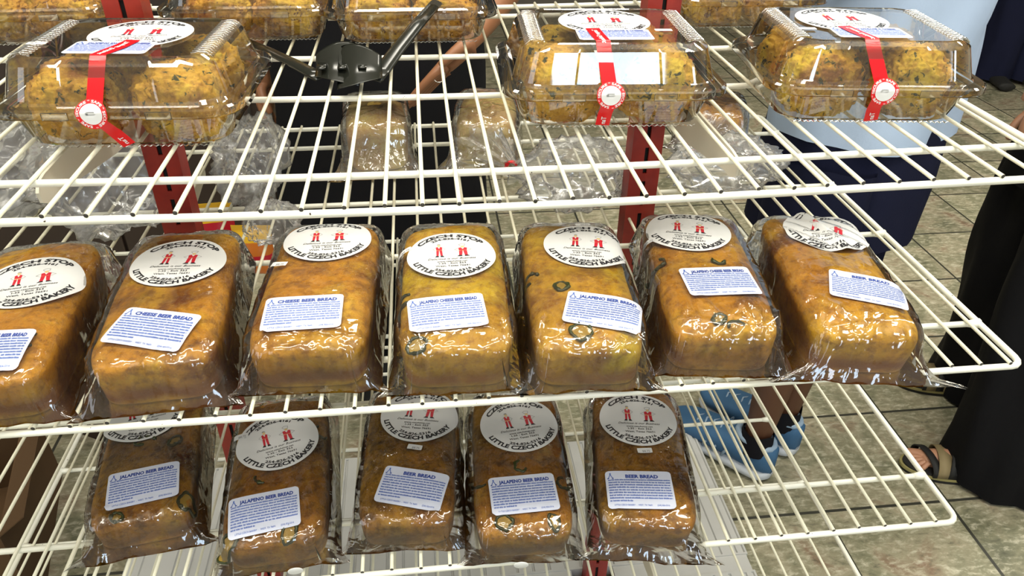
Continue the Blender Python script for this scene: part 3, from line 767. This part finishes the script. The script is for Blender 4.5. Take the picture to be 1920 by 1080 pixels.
for sgn, cx, cy in ((1, -.010, -.012), (-1, .018, -.024)):
    m = MB(); rings = []
    for i in range(9):
        u = i/8; ww = .018+.016*math.sin(u*PI*.62)
        base = Vector((cx-sgn*.026+sgn*.052*u, cy-.006*math.sin(u*PI), .010+.006*math.sin(u*PI)))
        rings.append([base+Vector((0, ww*math.cos(a)*(1+(.22 if i == 8 and k % 2 else 0)), -.010*(1-abs(math.cos(a)))*(1 if math.sin(a) < 0 else .55)+.003+.45*(ww*math.cos(a)+.010))) for k, a in enumerate([2*PI*k/16 for k in range(16)])])
    m.rings(rings); m.build('scoop', BLK_PL, t)
m = MB()
for k in range(3): m.box(-.032+.024*k, -.022+.024*k, -.034, -.012, .018, .0205)
m.build('grip_teeth', BLK_PL, t)

# ------------------------------------------------------------------ breads and film on the far half of the second shelf
def far_bag(x, y, rz, a, b, h, label, mat, seed, gx=None, z=Z2+.0021):
    t = thing('bagged_bread', label, 'bread', (x, y, z), math.radians(rz), 'bagged breads on the far half of the second shelf')
    loaf(t, a, b, h, mat, seed, e1=.6, e2=.5)
    o, top, half = bag(t, a+.002, b+.002, h, [], seed, front=.030, back=.03, wing=.022, mat=FILM_TAIL2, nx=56, ny=70)
    if gx:
        m = MB(); rings = []
        for i in range(14):
            u = i/13; c_ = Vector((gx[0]*u, -b-.01+gx[1]*u, h*.55*(1-u)+.02*u)); R_ = .034*(1-u)**1.3+.0045+(.02*(u-.8)/.2 if u > .8 else 0)
            rings.append([c_+Vector((R_*math.cos(q)*(1+.28*math.sin(q*7+i*.3)), 0, R_*.8*math.sin(q)*(1+.28*math.sin(q*7+i*.3)))) for q in [2*PI*k/42 for k in range(42)]])
        m.rings(rings, False, False); m.build('gathered_neck', FILM_TAIL, t)
        m = MB(); u = .80; c_ = Vector((gx[0]*u, -b-.01+gx[1]*u, h*.55*(1-u)+.02*u)); m.tube([c_+Vector((.0085*math.cos(q), 0, .0085*math.sin(q))) for q in [2*PI*k/16 for k in range(16)]], .0028, 6, closed=True)
        m.build('red_tie', STRIP, t)
    return t
FILM_TAIL2 = film_mat('bakery_bag_film', (.97, .965, .95), 1.8, .07, .09, 30.0, .6, (.9, .88, .85), .05)
far_bag(-.075, 1.19, 3, .050, .075, .085, 'clear bag of pale bread below the tongs on the far half of the second shelf', BREAD_PALE, 21)
far_bag(.105, 1.20, -8, .050, .080, .080, 'clear bag of bread with a red tie on the far half of the second shelf', BREAD_PALE, 22, gx=(.055, -.045))
far_bag(.500, 1.23, -14, .055, .060, .062, 'clear bag of browned bread on the far second shelf, right of the right post', BREAD_GOLD, 23, gx=(-.045, -.04))

def crumple(x, y, z, rx, ry, rz_, label, seed, e=1.0):
    bm = bmesh.new(); bmesh.ops.create_icosphere(bm, subdivisions=5, radius=1); o = Vector((seed*2.1, -seed, seed*.7))
    for v in bm.verts:
        n = v.co.normalized(); q = Vector((n.x, n.y, n.z*.35)); d = .80+.28*(ridge(n*1.5+o)**2)+.13*(ridge(q*4.0+o)**3)+.05*(ridge(q*11+o)**3)
        p = n*d; v.co = Vector((p.x*rx, p.y*ry, max(0.0, (p.z*.5+.42))*rz_))
    me = bpy.data.meshes.new('crumpled_bag'); bm.to_mesh(me); bm.free(); me.materials.append(FILM_TAIL)
    me.polygons.foreach_set('use_smooth', [True]*len(me.polygons))
    ob = bpy.data.objects.new('crumpled_bag', me); C.objects.link(ob); ob.location = (x, y, z); tag(ob, label, 'plastic bag', 'crumpled clear bags behind the second-shelf breads')
crumple(-.430, .985, Z2+.0022, .085, .075, .17, 'big crumpled clear bag standing behind the bread under the left red post', 1)
crumple(-.590, 1.06, Z2+.0022, .085, .090, .14, 'crumpled clear bag at the left end of the second shelf', 2)
crumple(-.255, 1.075, Z2+.0022, .050, .085, .12, 'thin crumpled clear bag beside the pale bread, right of the left post', 3)
crumple(.215, 1.00, Z2+.0022, .085, .060, .10, 'crumpled clear bag in front of the right red post', 4)
crumple(.455, 1.03, Z2+.0022, .085, .060, .085, 'crumpled clear bag behind the rightmost second-shelf bread', 5)
crumple(-.205, .915, Z2+.0022, .035, .022, .07, 'small tuft of clear bag behind the smooth cheese beer bread', 6)

# ------------------------------------------------------------------ snack packets and boxes further back
def packet(x, y, z, w_, h_, rz, cols, label, tilt=.15):
    t = thing('snack_packet', label, 'snack packet', (x, y, z), rz, None)
    nx, nz = 14, 18; vs = []; fs = []; mi = []
    for s in (-1, 1):
        for j in range(nz+1):
            for i in range(nx+1):
                u, v = -1+2*i/nx, j/nz
                b_ = (1-u*u)**.5*math.sin(PI*v)**.5*.018
                vs.append((u*w_/2, s*b_+v*tilt*h_+noise.noise(Vector((u*3, v*4, s)))*.002, .001+v*h_))
    W = nx+1; n = (nz+1)*W
    for s in (0, 1):
        for j in range(nz):
            for i in range(nx):
                a_ = s*n+j*W+i; f = (a_, a_+1, a_+W+1, a_+W); fs.append(f if s == 0 else f[::-1]); mi.append(min(len(cols)-1, int(j/nz*len(cols))))
    mesh('foil_bag', vs, fs, t, cols, True, mi)
    e = MB(); e.box(-w_/2, w_/2, tilt*h_-.0006, tilt*h_+.0006, h_, h_+.009); e.build('crimped_seal', cols[-1], t, False)
F_Y = simple('yellow_foil', (.85, .50, .02), .25); F_R = simple('red_foil', (.55, .01, .03), .25); F_W = simple('pale_blue_foil', (.55, .68, .85), .25); F_G = simple('green_foil', (.01, .22, .08), .2); F_O = simple('orange_foil', (.65, .18, .02), .25); F_N = simple('navy_foil', (.01, .02, .07), .3)
packet(-.395, 1.27, Z3+.0022, .085, .105, .1, [F_W, F_W, F_R, F_Y], 'yellow red and pale blue snack packet behind the left red post')
packet(-.315, 1.22, Z3+.0022, .07, .085, -.1, [F_O, F_R, F_O, F_Y], 'orange and red snack packet standing beside the yellow one')
packet(-.640, 1.12, Z3+.0022, .10, .075, .2, [F_G, F_Y, F_G, F_G], 'green crinkly snack packet at the left picture edge')
CARD = simple('brown_cardboard', (.085, .043, .014), .8); CARD_D = simple('dark_brown_cardboard', (.040, .020, .008), .8)
def carton(x, y, w_, d_, h_, rz, mat, label):
    t = thing('cardboard_box', label, 'box', (x, y, 0), rz, 'brown cardboard boxes on the floor left of the deck')
    m = MB(); T = .004
    m.box(-w_/2, w_/2, -d_/2, d_/2, 0, T); m.box(-w_/2, w_/2, -d_/2, -d_/2+T, T, h_); m.box(-w_/2, w_/2, d_/2-T, d_/2, T, h_); m.box(-w_/2, -w_/2+T, -d_/2+T, d_/2-T, T, h_); m.box(w_/2-T, w_/2, -d_/2+T, d_/2-T, T, h_)
    m.build('carton', mat, t, False)
    for s in (-1, 1):
        f = MB(); f.v = [(s*w_/2, -d_/2, h_), (s*w_/2, d_/2, h_), (s*(w_/2+.05), d_/2, h_+.035), (s*(w_/2+.05), -d_/2, h_+.035)]; f.v += [(x_, y_, z_+.003) for x_, y_, z_ in f.v]
        f.f = [(0, 1, 2, 3), (7, 6, 5, 4), (0, 4, 5, 1), (1, 5, 6, 2), (2, 6, 7, 3), (3, 7, 4, 0)]; f.mi = [0]*6; f.build('flap', mat, t, False)
carton(-1.02, 1.16, .34, .40, .24, .25, CARD, 'large brown cardboard box on the floor at the left edge')
carton(-.86, 1.62, .30, .20, .12, -.5, CARD_D, 'low dark brown cardboard box farther back on the floor')
# dark counter added on the far left to keep the background dark, dark cabinet on the far right
def counter(x0, x1, y0, y1, h_, label):
    t = thing('display_counter', label, 'counter', ((x0+x1)/2, (y0+y1)/2, 0)); X, Y = (x1-x0)/2, (y1-y0)/2
    DK = simple('dark_brown_laminate', (.035, .022, .016), .5)
    m = MB(); m.box(-X+.01, X-.01, -Y+.03, Y-.01, 0, h_-.03); m.build('carcass', DK, t, False)
    m = MB(); m.box(-X, X, -Y, Y, h_-.03, h_); bevel(m.build('worktop', simple('dark_worktop', (.03, .022, .02), .35), t, False), .004)
    n = max(2, int((x1-x0)/.5))
    for k in range(n):
        a_ = -X+.02+(2*X-.04)*k/n; b_ = a_+(2*X-.04)/n-.01
        m = MB(); m.box(a_, b_, -Y+.012, -Y+.03, .08, h_-.05); dr = bevel(m.build('door', DK, t, False), .003)
        m = MB(); m.tube([(b_-.03, -Y-.005, h_*.55), (b_-.03, -Y-.005, h_*.75)], .005, 8); m.build('handle', TIP, dr)
counter(-3.0, -.45, 2.25, 2.9, .90, 'added dark brown counter keeping the background dark behind the left half of the rack')
counter(2.3, 4.3, 4.9, 5.5, .95, 'dark brown cabinet against the back wall on the right')

# ------------------------------------------------------------------ people
def skin_body(name, chains, mat, parent=None, sub=1):
    """chains: lists of (point, radius) sharing points; one skinned surface grown from the first point"""
    idx = {}; vs = []; rs = []; es = []
    for ch in chains:
        prev = None
        for p, r in ch:
            k = tuple(round(c, 4) for c in p)
            if k not in idx: idx[k] = len(vs); vs.append(p); rs.append(r if isinstance(r, tuple) else (r, r))
            if prev is not None and prev != idx[k]: es.append((prev, idx[k]))
            prev = idx[k]
    me = bpy.data.meshes.new(name); me.from_pydata([tuple(v) for v in vs], es, []); o = bpy.data.objects.new(name, me); C.objects.link(o)
    sk = o.modifiers.new('skin', 'SKIN'); sk.use_smooth_shade = True
    for i, r in enumerate(rs): me.skin_vertices[0].data[i].radius = r
    me.skin_vertices[0].data[0].use_root = True
    if sub: ss = o.modifiers.new('sub', 'SUBSURF'); ss.levels = sub; ss.render_levels = sub
    m2 = bpy.data.meshes.new_from_object(o.evaluated_get(bpy.context.evaluated_depsgraph_get()))
    bpy.data.objects.remove(o); m2.name = name; m2.materials.clear(); m2.materials.append(mat)
    ob = bpy.data.objects.new(name, m2); C.objects.link(ob); m2.polygons.foreach_set('use_smooth', [True]*len(m2.polygons))
    if parent: ob.parent = parent
    return ob
def cloth(name, rows, mat, parent, seg=40, fold=.006, seed=0, cap0=False, cap1=False):
    """rows: (centre, rx, ry, yaw) rings; folds run down the cloth"""
    m = MB(); rings = []; n = len(rows)
    R2 = []
    for i in range(n-1):
        for k in range(6):
            t_ = k/6; a_, b_ = rows[i], rows[i+1]
            R2.append((Vector(a_[0]).lerp(Vector(b_[0]), t_), a_[1]+(b_[1]-a_[1])*t_, a_[2]+(b_[2]-a_[2])*t_, a_[3]+(b_[3]-a_[3])*t_))
    R2.append((Vector(rows[-1][0]),)+tuple(rows[-1][1:]))
    for c, rx, ry, yw in R2:
        ring = []
        for k in range(seg):
            a_ = 2*PI*k/seg; d = fold*noise.noise(Vector((math.cos(a_)*2.2+seed, math.sin(a_)*2.2, c.z*3)))*2+fold*.6*noise.noise(Vector((math.cos(a_)*6+seed, math.sin(a_)*6, c.z*6)))
            x = (rx+d)*math.cos(a_); y = (ry+d)*math.sin(a_)
            ring.append((c.x+x*math.cos(yw)-y*math.sin(yw), c.y+x*math.sin(yw)+y*math.cos(yw), c.z+.004*math.sin(a_*3+seed)))
        rings.append(ring)
    m.rings(rings, cap0, cap1); return m.build(name, mat, parent)
def hand_chains(wr, dirv, side, palmn, curl=.5, s=1.0):
    """wrist, finger direction, thumb side direction, palm normal"""
    d = dirv.normalized(); sd = side.normalized(); pn = palmn.normalized(); out = []
    palm = wr+d*.045*s
    out.append([(wr, (.024*s, .018*s)), (palm, (.034*s, .015*s))])
    for k, (o_, L_) in enumerate(((.028, .070), (.010, .078), (-.009, .073), (-.026, .058))):
        b_ = wr+d*.088*s+sd*o_*s; c1 = b_+(d*math.cos(curl*.6)+pn*math.sin(curl*.6))*L_*.45*s; c2 = c1+(d*math.cos(curl*1.5)+pn*math.sin(curl*1.5))*L_*.32*s; c3 = c2+(d*math.cos(curl*2.2)+pn*math.sin(curl*2.2))*L_*.25*s
        out.append([(palm, (.034*s, .015*s)), (b_, .0105*s), (c1, .0090*s), (c2, .0082*s), (c3, .0070*s)])
    b_ = wr+d*.022*s+sd*.030*s; c1 = b_+(d*.7+sd*.55+pn*.3).normalized()*.032*s; c2 = c1+(d*.9+sd*.15+pn*.4).normalized()*.028*s
    out.append([(wr, (.024*s, .018*s)), (b_, .013*s), (c1, .0105*s), (c2, .0085*s)])
    return out
def person(name_label, base, hd, ht, skin, hips_w=.085, feet=None, hands=None, elbows=None, sandal=False, hairm=None):
    """standing body; hd heading angle; feet: two ankle positions; hands: wrist targets (left, right) with finger directions"""
    t = thing('person', name_label, 'person', (0, 0, 0))
    f = Vector((math.cos(hd), math.sin(hd), 0)); r = Vector((math.sin(hd), -math.cos(hd), 0)); c = Vector((base[0], base[1], 0)); up = Vector((0, 0, 1))
    P_ = lambda z, fw=0, rt=0: c+up*(z*ht)+f*fw+r*rt
    pel = P_(.53); sp = P_(.60); ch = P_(.72, .01); nb = P_(.825, 0); nk = P_(.855, .01); hb = P_(.885, .02); hm = P_(.93, .025); ht_ = P_(.972, .015)
    chains = [[(pel, (.135, .10)), (sp, (.125, .095)), (ch, (.15, .105)), (nb, (.075, .065)), (nk, .052), (hb, (.066, .072)), (hm, (.076, .088)), (ht_, (.055, .06))]]
    nose = P_(.925, .105)
    chains.append([(hm, (.076, .088)), (nose, .012)])
    for s, an in zip((-1, 1), feet or (P_(.05, 0, -hips_w), P_(.05, 0, hips_w))):
        an = Vector(an); hip = P_(.50, 0, s*hips_w); kn = hip.lerp(an, .50)+f*.012+up*0; calf = hip.lerp(an, .68)-f*.012
        heel = an+up*(-an.z+.035)-f*.02; toe = an+up*(-an.z+.026)+f*.12
        chains.append([(pel, (.135, .10)), (hip, .088), (hip.lerp(kn, .5), .075), (kn, .055), (calf, .054), (an+up*.03, .034), (an, .034)])
        if sandal:
            chains.append([(an, .034), (heel, (.032, .03)), (an+up*(-an.z+.040)+f*.05, (.036, .024)), (an+up*(-an.z+.032)+f*.10, (.042, .016))])
            for k, (o_, L_, rr) in enumerate(((.030, .045, .0125), (.012, .042, .009), (-.002, .038, .0085), (-.016, .032, .008), (-.029, .025, .0075))):
                b_ = an+up*(-an.z+.032)+f*.10; tip = an+up*(-an.z+.024)+f*(.115+L_)+r*(-s*o_)
                chains.append([(b_, (.042, .016)), (b_.lerp(tip, .55)+up*.004, rr), (tip, rr*.9)])
        else: chains.append([(an, .034), (heel, .03), (an+up*(-an.z+.036)+f*.09, (.034, .022)), (toe, (.03, .018))])
    for i, s in enumerate((-1, 1)):
        sh = P_(.80, 0, s*.155); hd_ = hands[i] if hands and hands[i] else (P_(.47, .04, s*.22), -up, f, -r*s)
        wr = Vector(hd_[0]); el = Vector(elbows[i]) if elbows and elbows[i] else (sh.lerp(wr, .5)-f*.03+r*s*.02)
        chains.append([(nb, (.075, .065)), (sh, .052), (sh.lerp(el, .5), .046), (el, .037), (el.lerp(wr, .4), .036), (wr, (.024, .018))])
        chains += hand_chains(wr, Vector(hd_[1]), Vector(hd_[2]), Vector(hd_[3]))
    b_ = skin_body('body', chains, skin, t)
    if hairm:
        m = MB(); rings = []
        for i in range(9):
            a_ = PI*.5*i/8; z = P_(.922).z+.125*math.sin(a_); rr = .092*math.cos(a_)**.7+.002
            rings.append([(hm.x-f.x*.026+rr*math.cos(q), hm.y-f.y*.026+rr*math.sin(q), z-.035*max(0, -(math.cos(q)*f.x+math.sin(q)*f.y))*(1-i/8)) for q in [2*PI*k/28 for k in range(28)]])
        m.rings(rings); m.build('hair', hairm, t)
        # face: eyes and mouth
        m = MB()
        for s in (-1, 1):
            e_ = P_(.938, .098, s*.032); m.tube([e_-r*.012, e_+r*.012], .005, 8)
        m.build('eyes', simple('eye_dark', (.02, .015, .01), .3), t)
        m = MB(); q_ = P_(.902, .085); m.tube([q_-r*.022, q_+r*.022], .0045, 8); m.build('mouth', simple('lip', (.25, .07, .05), .5), t)
        m = MB()
        for s in (-1, 1):
            e_ = P_(.93, .01, s*.083); m.tube([e_+up*.022, e_-up*.022], .009, 8)
        m.build('ears', skin, t)
    return t, P_, f, r
HAIR = simple('dark_hair', (.015, .01, .008), .6)
SK_D = simple('deep_brown_skin', (.115, .048, .024), .45); SK_M = simple('tan_skin', (.50, .25, .15), .5); SK_B = simple('brown_skin', (.30, .13, .06), .5)
def fabric(name, col, rough=.85, sc_=300):
    m, nt, p, o = newmat(name); tc = coords(nt); n = nd(nt, 'ShaderNodeTexNoise', Scale=12.0, Detail=4.0); nt.links.new(tc, n.inputs['Vector'])
    nt.links.new(ramp(nt, n.outputs['Fac'], [(.3, tuple(c*.9 for c in col)), (.7, col)]), p.inputs['Base Color']); p.inputs['Roughness'].default_value = rough
    p.inputs['Specular IOR Level'].default_value = .2
    w_ = nd(nt, 'ShaderNodeTexNoise', Scale=float(sc_), Detail=2.0); nt.links.new(tc, w_.inputs['Vector']); bump(nt, w_.outputs['Fac'], .2, .001, p.inputs['Normal'])
    return m
SHIRT_BLUE = fabric('pale_blue_cotton', (.50, .63, .85)); NAVY = fabric('navy_cotton', (.008, .010, .032)); BLACKF = fabric('black_cotton', (.0045, .0045, .006)); DGREY = fabric('black_jersey', (.006, .006, .008))
SOCK = fabric('black_sock', (.008, .008, .012))
SH_B = fabric('blue_mesh_knit', (.06, .15, .29), .6); SH_P = simple('pale_blue_trim', (.33, .45, .60), .5); SH_W = simple('white_sole_foam', (.60, .64, .70), .5)
KHAKI = simple('khaki_strap', (.26, .20, .10), .7); SOLE_K = simple('olive_sole_edge', (.32, .28, .11), .6); SOLE_D = simple('black_sole', (.012, .012, .012), .7)

# --- person in pale blue shirt and navy shorts
hdA = math.atan2(.81, -.58)
anA = (Vector((.753, 1.245, .085)), Vector((.850, 1.315, .085)))
tA, PA, fA, rA = person('person in a pale blue shirt, navy shorts and blue sneakers behind the rack end', (.838, 1.335), hdA, 1.78, SK_D, .075, anA, hairm=HAIR, hands=((Vector((.70, 1.55, 1.05)), Vector((.5, .6, .3)), Vector((-.3, .2, .9)), Vector((.6, -.5, 0))), (Vector((.80, 1.62, 1.07)), Vector((-.6, .3, .3)), Vector((-.2, .1, .9)), Vector((.2, -.7, 0)))))
cA = lambda z, fw=0, rt=0: PA(z/1.78, fw, rt)
cloth('shirt', [(cA(.855), .172, .155, 0), (cA(.95), .178, .155, 0), (cA(1.05), .180, .150, 0), (cA(1.24), .195, .145, hdA-PI/2), (cA(1.36), .205, .13, hdA-PI/2), (cA(1.44), .190, .105, hdA-PI/2), (cA(1.48), .13, .085, hdA-PI/2), (cA(1.51), .075, .07, hdA-PI/2)], SHIRT_BLUE, tA, fold=.010, seed=3)
for s in (-1, 1):
    a_ = PA(.80, 0, s*.165); b_ = PA(.66, 0, s*.215); m = MB(); m.tube([a_+V(0, 0, .0), a_.lerp(b_, .5), b_], .07, 20, rs=[.062, .068, .074]); m.build('sleeve', SHIRT_BLUE, tA)
hipz = .86
cloth('shorts_waist', [(cA(.64), .175, .150, 0), (cA(.76), .172, .150, 0), (cA(.98), .163, .142, 0)], NAVY, tA, fold=.006, seed=5)
for k, s in enumerate((-1, 1)):
    top_ = PA(.46, 0, s*.078); kn = top_.lerp(anA[k], .42)
    cloth('shorts_leg', [(kn-V(0, 0, .03), .098, .098, 0), (kn.lerp(top_, .5), .103, .105, 0), (top_, .105, .12, 0)], NAVY, tA, fold=.008, seed=8+k)
def sneaker(parent, ank, f, r, L=.285, seed=0):
    """running shoe: foam sole, knit upper, collar, stripes and laces"""
    heel = Vector((ank.x, ank.y, 0))-f*.055
    N_ = 22; up = Vector((0, 0, 1))
    def prof(u):   # half width along the shoe
        return .034+.016*math.sin(min(1, u*1.25)*PI*.5)*(1) - (.030*max(0, (u-.80)/.20)**2) - (.010*max(0, (.12-u)/.12)**2)
    def ringz(u, z0, z1, wk=1.0, zk=1.0):
        c_ = heel+f*(L*u); w_ = prof(u)*wk; out = []
        for k in range(20):
            a_ = 2*PI*k/20; x = w_*sgnpow(math.cos(a_), .8); z = z0+(z1-z0)*(.5+.5*sgnpow(math.sin(a_), .7)); out.append(c_+r*x+up*z)
        return out
    m = MB(); us = [0, .01]+[.04+.92*i/N_ for i in range(N_+1)]+[.99, 1]
    m.rings([ringz(u, .002+.012*max(0, (u-.7)/.3)**2+.008*max(0, (.08-u)/.08), .034-.004*u+.006*max(0, (u-.8)/.2), (.55 if u in (0, 1) else .8 if u in (.01, .99) else 1.06)) for u in us]); m.build('sole', SH_W, parent)
    def uh(u): return .110-.010*math.sin(u*6) if u < .30 else .110-(u-.30)/.70*.058
    m = MB(); m.rings([ringz(u, .024, (uh(u)*.94 if u not in (0, 1) else .06), (.5 if u in (0, 1) else .8 if u in (.01, .99) else .98)) for u in us]); up_ = m.build('upper', SH_B, parent)
    m = MB()
    c_ = heel+f*(L*.20)+up*.104
    m.tube([c_+f*.046*math.cos(q)+r*.030*math.sin(q)+up*(.004*math.cos(q)) for q in [2*PI*k/20 for k in range(20)]], .008, 8, closed=True); m.build('collar', SH_P, parent)
    for s in (-1, 1):
        for j in range(3):
            m = MB(); u0 = .40+.09*j; m.tube([heel+f*(L*u0)+r*s*(prof(u0)*.99)+up*.034, heel+f*(L*(u0-.035))+r*s*(prof(u0)*.86)+up*.060, heel+f*(L*(u0-.07))+r*s*(prof(u0)*.52)+up*(uh(u0)*.83)], .004, 6); m.build('side_stripe', SH_P, up_)
    m = MB()
    for j in range(5):
        u0 = .42+.075*j; z_ = uh(u0)*.93+.001
        m.tube([heel+f*(L*u0)-r*.018+up*(z_-.004), heel+f*(L*(u0+.02))+up*(z_+.001), heel+f*(L*u0)+r*.018+up*(z_-.004)], .0026, 6)
    m.build('laces', SH_P, up_)
    m = MB(); m.box(0, 1, 0, 1, 0, 1); 
for k, an in enumerate(anA):
    cloth('sock', [(an+V(0, 0, .050), .037, .040, 0), (an+V(0, 0, .03), .038, .042, 0), (an+V(0, 0, -.01), .040, .046, 0)], SOCK, tA, fold=.002, seed=k, seg=24)
    sho = bpy.data.objects.new('sneaker', None); C.objects.link(sho); sho.parent = tA
    sneaker(sho, an, (fA if k else Vector((-.62, .78, 0)).normalized()), (rA if k else Vector((.78, .62, 0)).normalized()))

# --- person in wide black trousers and strapped sandals
hdB = math.radians(168)
anB = (Vector((1.300, 1.175, .075)), Vector((1.455, 1.480, .075)))
tB, PB, fB, rB = person('person in wide black trousers and strapped sandals standing at the right edge', (1.405, 1.317), hdB, 1.68, SK_M, .095, anB,
    hands=((Vector((1.150, 1.215, .985)), Vector((-.12, .05, -1)), Vector((-.6, .7, 0)), Vector((.7, .5, 0))), None), elbows=((Vector((1.33, 1.16, 1.16))), None), sandal=True, hairm=HAIR)
for k, an in enumerate(anB):
    hp = PB(.50, 0, (-1, 1)[k]*.085)
    cloth('trouser_leg', [(V(an.x+.085, an.y-.01, .012), .165, .135, hdB), (V(an.x+.070, an.y-.01, .12), .150, .13, hdB), (hp.lerp(an, .55)-fB*.02, .128, .11, hdB), (hp.lerp(an, .25), .125, .118, hdB), (hp+V(0, 0, .03), .118, .12, hdB)], BLACKF, tB, fold=.012, seed=20+k, seg=56)
cloth('tunic', [(PB(.42), .165, .20, hdB), (PB(.52), .155, .19, hdB), (PB(.62), .140, .165, hdB), (PB(.74), .145, .19, hdB), (PB(.81), .11, .18, hdB), (PB(.845), .07, .08, hdB)], BLACKF, tB, fold=.008, seed=30)
for k, (s, el) in enumerate(((-1, Vector((1.33, 1.16, 1.16))), (1, None))):
    a_ = PB(.80, 0, s*.15); b_ = el or PB(.66, 0, s*.20); m = MB(); m.tube([a_+V(0, 0, .01), a_.lerp(b_, .5), b_], .06, 18, rs=[.068, .062, .058]); m.build('sleeve', BLACKF, tB)
m = MB(); wr = Vector((1.170, 1.209, 1.005)); ax = Vector((.65, -.2, .7)).normalized(); u_ = ax.cross(Vector((0, 1, 0))).normalized(); v_ = ax.cross(u_)
for k in range(26):
    q = 2*PI*k/26; c_ = wr+(u_*math.cos(q)+v_*math.sin(q))*.036; m.tube([c_-v_*.0015, c_+v_*.0015], .0042, 6)
m.build('bead_bracelet', simple('white_beads', (.85, .84, .80), .3), tB)
for k, an in enumerate(anB):
    so = bpy.data.objects.new('sandal', None); C.objects.link(so); so.parent = tB
    f, r = fB, rB; base = Vector((an.x, an.y, 0))
    def outline(u):  # u 0..1 around
        a_ = 2*PI*u; x = .122*math.cos(a_); y = .048*math.sin(a_)*(1+.12*math.cos(a_)); return base+f*(x+.052)+r*y
    for (nm, z0, z1, sc_, mt) in (('outsole', .0, .010, 1.0, SOLE_D), ('midsole', .010, .017, 1.04, SOLE_K), ('footbed', .017, .021, .99, SOLE_D)):
        m = MB(); cc = base+f*.052
        R0 = [[cc+(outline(i/48)-cc)*sc_+V(0, 0, z) for i in range(48)] for z in (z0, z1)]
        m.rings(R0); sharp(m.build(nm, mt, so))
    for (x0, lean, w_, mt) in ((.120, .010, .009, SOLE_D), (.088, -.006, .015, KHAKI), (.060, -.014, .010, SOLE_D), (.030, -.020, .014, KHAKI)):
        m = MB(); vs = []
        hh = .030+.030*max(0, (.13-x0)/.13)
        for i in range(13):
            q = PI*i/12; cc = base+f*(x0+lean*math.cos(q))+r*(.047*math.cos(q))+V(0, 0, .018+hh*math.sin(q)**.8)
            vs += [cc-f*w_, cc+f*w_]
        fs = [(2*i, 2*i+1, 2*i+3, 2*i+2) for i in range(12)]
        o = mesh('strap', vs, fs, so, [mt]); sd = o.modifiers.new('s', 'SOLIDIFY'); sd.thickness = .003; sd.offset = 1

# --- person in black reaching from behind the rack
hdC = math.radians(-80)
tC, PC, fC, rC = person('person in black clothes reaching a hand in from behind the rack', (-.10, 1.76), hdC, 1.72, SK_B, .09,
    hands=((Vector((.105, 1.49, .985)), Vector((-.75, -.15, -.65)), Vector((-.2, -.7, .3)), Vector((-.4, .3, -.6))), (Vector((-.38, 1.86, .80)), Vector((0, 0, -1)), Vector((0, -1, 0)), Vector((1, 0, 0)))), elbows=(Vector((.23, 1.62, 1.12)), None), hairm=HAIR)
for k, s in enumerate((-1, 1)):
    hp = PC(.50, 0, s*.09); an = PC(.05, 0, s*.09)
    cloth('trouser_leg', [(an-V(0, 0, .03), .085, .085, 0), (hp.lerp(an, .5), .10, .10, 0), (hp, .115, .12, 0)], BLACKF, tC, fold=.008, seed=40+k)
    m = MB(); rings = []
    sh = an-V(0, 0, an.z)
    for u in [0, .02]+[.1*i for i in range(1, 10)]+[.98, 1]:
        w_ = .045 if 0 < u < 1 else .02; c_ = sh-fC*.05+fC*.27*u
        rings.append([c_+rC*w_*math.cos(q)+V(0, 0, .004+(.075-.03*u)*(.5+.5*math.sin(q))) for q in [2*PI*j/16 for j in range(16)]])
    m.rings(rings); m.build('shoe', SOLE_D, tC)
cloth('long_shirt', [(PC(.27), .250, .170, 0), (PC(.42), .245, .170, 0), (PC(.55), .225, .165, 0), (PC(.66), .21, .16, 0), (PC(.76), .215, .15, 0), (PC(.81), .205, .12, 0), (PC(.835), .14, .095, 0), (PC(.855), .075, .075, 0)], DGREY, tC, fold=.012, seed=50)
for s, el in ((-1, Vector((.23, 1.62, 1.12))), (1, None)):
    a_ = PC(.80, 0, s*.16); b_ = el or PC(.64, 0, s*.21); m = MB(); m.tube([a_+V(0, 0, .01), a_.lerp(b_, .5), b_], .06, 18, rs=[.07, .064, .060]); m.build('sleeve', DGREY, tC)
m = MB(); kc = Vector((.034, 1.45, .930))
m.tube([kc+V(.012*math.cos(q), .004*math.sin(q), .012*math.sin(q)) for q in [2*PI*k/18 for k in range(18)]], .0012, 6, closed=True)
tag(m.build('key_ring', simple('chrome', (.6, .6, .6), .2, .5, 1), None), 'small chrome key ring held by the person in black', 'key ring')

# --- distant person in dark clothes, upper right
tD, PD, fD, rD = person('distant person in dark clothes standing far back at the upper right', (3.36, 4.00), math.radians(-100), 1.72, SK_B, .09, hairm=HAIR)
for k, s in enumerate((-1, 1)):
    hp = PD(.50, 0, s*.09); an = PD(.05, 0, s*.09)
    cloth('trouser_leg', [(an-V(0, 0, .06), .11, .11, 0), (hp.lerp(an, .5), .115, .115, 0), (hp+V(0, 0, .05), .12, .12, 0)], NAVY, tD, fold=.01, seed=60+k)
    m = MB(); sh = an-V(0, 0, an.z); rings = []
    for u in [0, .02]+[.1*i for i in range(1, 10)]+[.98, 1]:
        w_ = .045 if 0 < u < 1 else .02; c_ = sh-fD*.05+fD*.27*u
        rings.append([c_+rD*w_*math.cos(q)+V(0, 0, .004+(.075-.03*u)*(.5+.5*math.sin(q))) for q in [2*PI*j/16 for j in range(16)]])
    m.rings(rings); m.build('shoe', SOLE_D, tD)
cloth('jacket', [(PD(.44), .20, .16, 0), (PD(.60), .19, .155, 0), (PD(.75), .20, .15, 0), (PD(.815), .16, .11, 0), (PD(.845), .07, .07, 0)], BLACKF, tD, fold=.01, seed=70)
